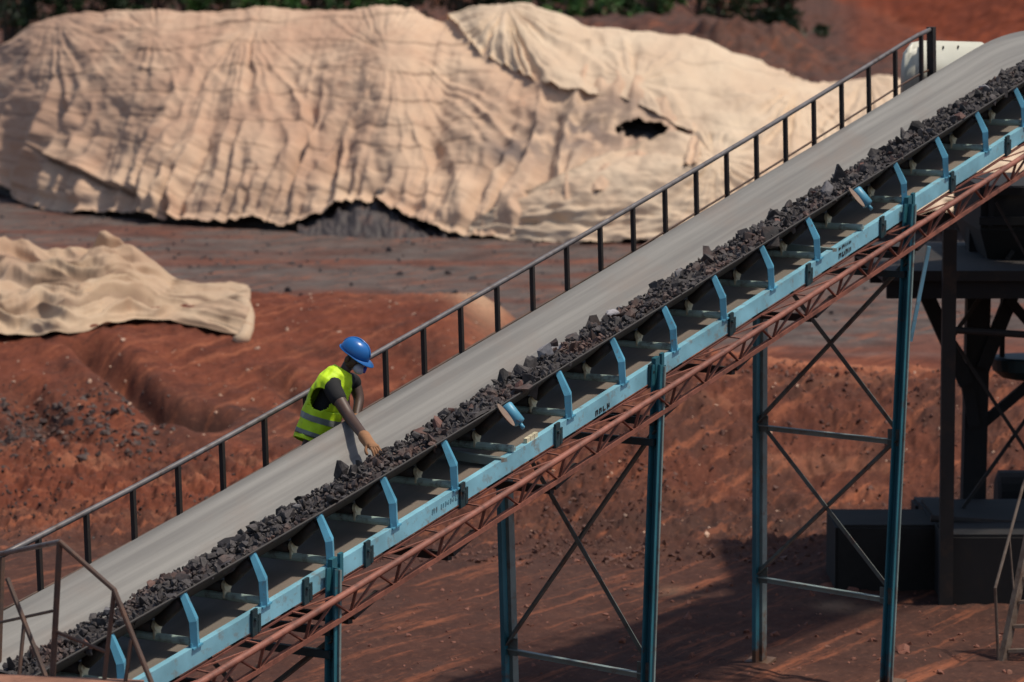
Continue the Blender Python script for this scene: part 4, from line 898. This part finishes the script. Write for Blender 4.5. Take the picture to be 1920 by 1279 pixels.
# shirt under the vest and its short sleeves
child('shirt', skin_obj('shirt', np.array([hipc+UP*.10, chest, neckb-UP*.03, (neckb+shN)/2, shN, shN+(elN-shN)*.62, (neckb+shF)/2, shF, shF+(elF-shF)*.55])-walk, [(0, 1), (1, 2), (2, 3), (3, 4), (4, 5), (2, 6), (6, 7), (7, 8)], [(.128, .108), (.128, .105), .085, .085, .082, .062, .08, .072, .055], 'shirt', None))
# vest: lofted shell with arm openings
axis_ = [(584, 838, 1.33), (590, 822, 1.32), (600, 790, 1.29), (609, 762, 1.26), (618, 738, 1.22), (628, 718, 1.19), (637, 703, 1.165), (643, 694, 1.15)]
rxs = [.163, .166, .163, .166, .18, .178, .125, .075]; rys = [.135, .138, .136, .13, .122, .108, .09, .066]
cs_ = [J(*q) for q in axis_]
def ring_at(f, k=1.):
    i = min(int(f), len(cs_)-2); u_ = f-i; c_ = cs_[i]*(1-u_)+cs_[i+1]*u_; rx = rxs[i]*(1-u_)+rxs[i+1]*u_; ry = rys[i]*(1-u_)+rys[i+1]*u_
    ax = cs_[min(i+1, len(cs_)-1)]-cs_[max(i-1, 0)]; ax /= np.linalg.norm(ax); yv = np.cross(ax, D); yv /= np.linalg.norm(yv); xv = np.cross(yv, ax)
    return [c_+(xv*rx*cos(2*pi*q/90)+yv*ry*sin(2*pi*q/90))*k*(1+.020*sin(q*.85+f*2.3)+.014*sin(q*.36-f*4)+.010*sin(q*.5+f*7)) for q in range(90)]
fs_ = np.linspace(.35, 7, 96); vr = np.array([ring_at(f) for f in fs_]); vmask = np.ones(vr.shape[:2], bool)
def near_hole(c_, ax1, r1, r2):
    d_ = vr-c_; al = d_@ax1; pe = np.linalg.norm(d_-al[..., None]*ax1, axis=-1); return (al/r1)**2+(pe/r2)**2 < 1
spine = (cs_[5]-cs_[2]); spine /= np.linalg.norm(spine)
hn = near_hole(J(622, 738, 1.22)-D*.19-T*.02+spine*.025, spine, .088, .080) | near_hole(J(622, 738, 1.22)+D*.19, spine, .11, .085)
vm = ~hn; vm = np.concatenate([vm, vm[:, :1]], 1); vg = np.concatenate([vr, vr[:, :1]], 1)
vest = grid_mesh('vest', vg, 'vest', None, vm, pw, tuple(WORLD[pw.name]))
sd = vest.modifiers.new('thick', 'SOLIDIFY'); sd.thickness = .008; sd.offset = 1
for f0, f1 in ((.95, 1.33), (2.0, 2.38)):
    rg = np.array([ring_at(f, 1.075) for f in np.linspace(f0, f1, 5)]); rg = np.concatenate([rg, rg[:, :1]], 1)
    grid_mesh('reflective_strip', rg, 'strip', None, None, pw, tuple(WORLD[pw.name]))
# helmet
HS = 1.13; hc = head+HU*.030
rings = []
for i in range(11):
    f = i/10; z = sin(f*pi/2); rr_ = max(cos(f*pi/2)**.8, .02)
    rings.append([hc+HU*(.012+HS*.098*z)+FACE*(HS*.108*rr_*cos(2*pi*k/28))+HR*(HS*.090*rr_*sin(2*pi*k/28))*(1) for k in range(28)])
MB().loft(rings).build('helmet', 'helm', pw, smooth=True)
brim = []
for k in range(28):
    a_ = 2*pi*k/28; ex_ = .012+.045*max(cos(a_), 0)**2
    brim.append((hc+HU*.012+FACE*(HS*.106+ex_)*cos(a_)+HR*(HS*.089+ex_*.6)*sin(a_)-HU*.018*max(cos(a_), 0)))
inner = [hc+HU*.014+FACE*.1*cos(2*pi*k/28)+HR*.083*sin(2*pi*k/28) for k in range(28)]
MB().loft([inner, brim, [q-HU*.006 for q in brim], [q-HU*.008 for q in inner]], False).build('helmet_brim', 'helm', pw, smooth=True)
mb = MB(); mb.tube([hc+HU*(.012+HS*.1*sin(a_))+FACE*HS*.11*cos(a_) for a_ in np.linspace(.3, pi-.3, 14)], .008, 8); mb.build('helmet_ridge', 'helm', pw, smooth=True)
# face: respirator, nose bridge, eyes, ears
mq = head+FACE*.085-HU*.045
MB().loft(ell(mq, HR, .048, HU, .042, FACE, .045)).build('respirator', 'mask', pw, smooth=True)
MB().tube([mq+FACE*.03-HR*.012+HU*.012, mq+FACE*.048-HR*.016+HU*.014], [.028, .024], 14).build('respirator_filter', 'maskb', pw)
MB().loft(ell(head+FACE*.078+HU*.0, HR, .011, HU, .03, FACE, .018)).build('nose', 'skin', pw, smooth=True)
for sx in (-1, 1):
    MB().loft(ell(head+FACE*.064+HR*.028*sx+HU*.008, HR, .012, HU, .007, FACE, .008)).build('eye', 'eye', pw, smooth=True)
    MB().loft(ell(head+HR*.068*sx-HU*.01-FACE*.01, FACE, .018, HU, .03, HR, .010)).build('ear', 'skin', pw, smooth=True)
# gloves with five fingers each
def glove(wr, el_, tip, side, curl):
    dr = tip-wr; Lh = np.linalg.norm(dr); dr /= Lh; fo = wr-el_; fo /= np.linalg.norm(fo)
    lat = np.cross(dr, UP); lat /= np.linalg.norm(lat); dnv = np.cross(lat, dr); dnv = dnv if dnv[2] < 0 else -dnv
    v_ = [wr-fo*.13, wr-fo*.03, wr+dr*.045, wr+dr*.085]; e_ = [(0, 1), (1, 2), (2, 3)]; r_ = [.060, .049, (.050, .034), (.050, .027)]
    for i, (o_, ln) in enumerate(((-.034, .068), (-.012, .078), (.011, .074), (.032, .058))):
        b0 = len(v_); base = wr+dr*.092+lat*o_
        for j, (fr, dn_) in enumerate(((0, 0), (.4, .12), (.72, .45), (1., .95))): v_.append(base+dr*ln*fr+dnv*ln*dn_*curl); r_.append(.0125-.0012*j)
        e_ += [(3, b0), (b0, b0+1), (b0+1, b0+2), (b0+2, b0+3)]
    b0 = len(v_)
    for q in (wr+dr*.045+lat*side*.042+dnv*.012, wr+dr*.075+lat*side*.062+dnv*.03, wr+dr*.105+lat*side*.058+dnv*.048): v_.append(q); r_.append(.0125)
    e_ += [(2, b0), (b0, b0+1), (b0+1, b0+2)]
    child('glove', skin_obj('glove', np.array(v_)-walk, e_, r_, 'glove', None))
glove(wrN, elN, J(722, 859, .40), 1, .8)
glove(wrF, elF, J(662, 835, 1.0), -1, .6)
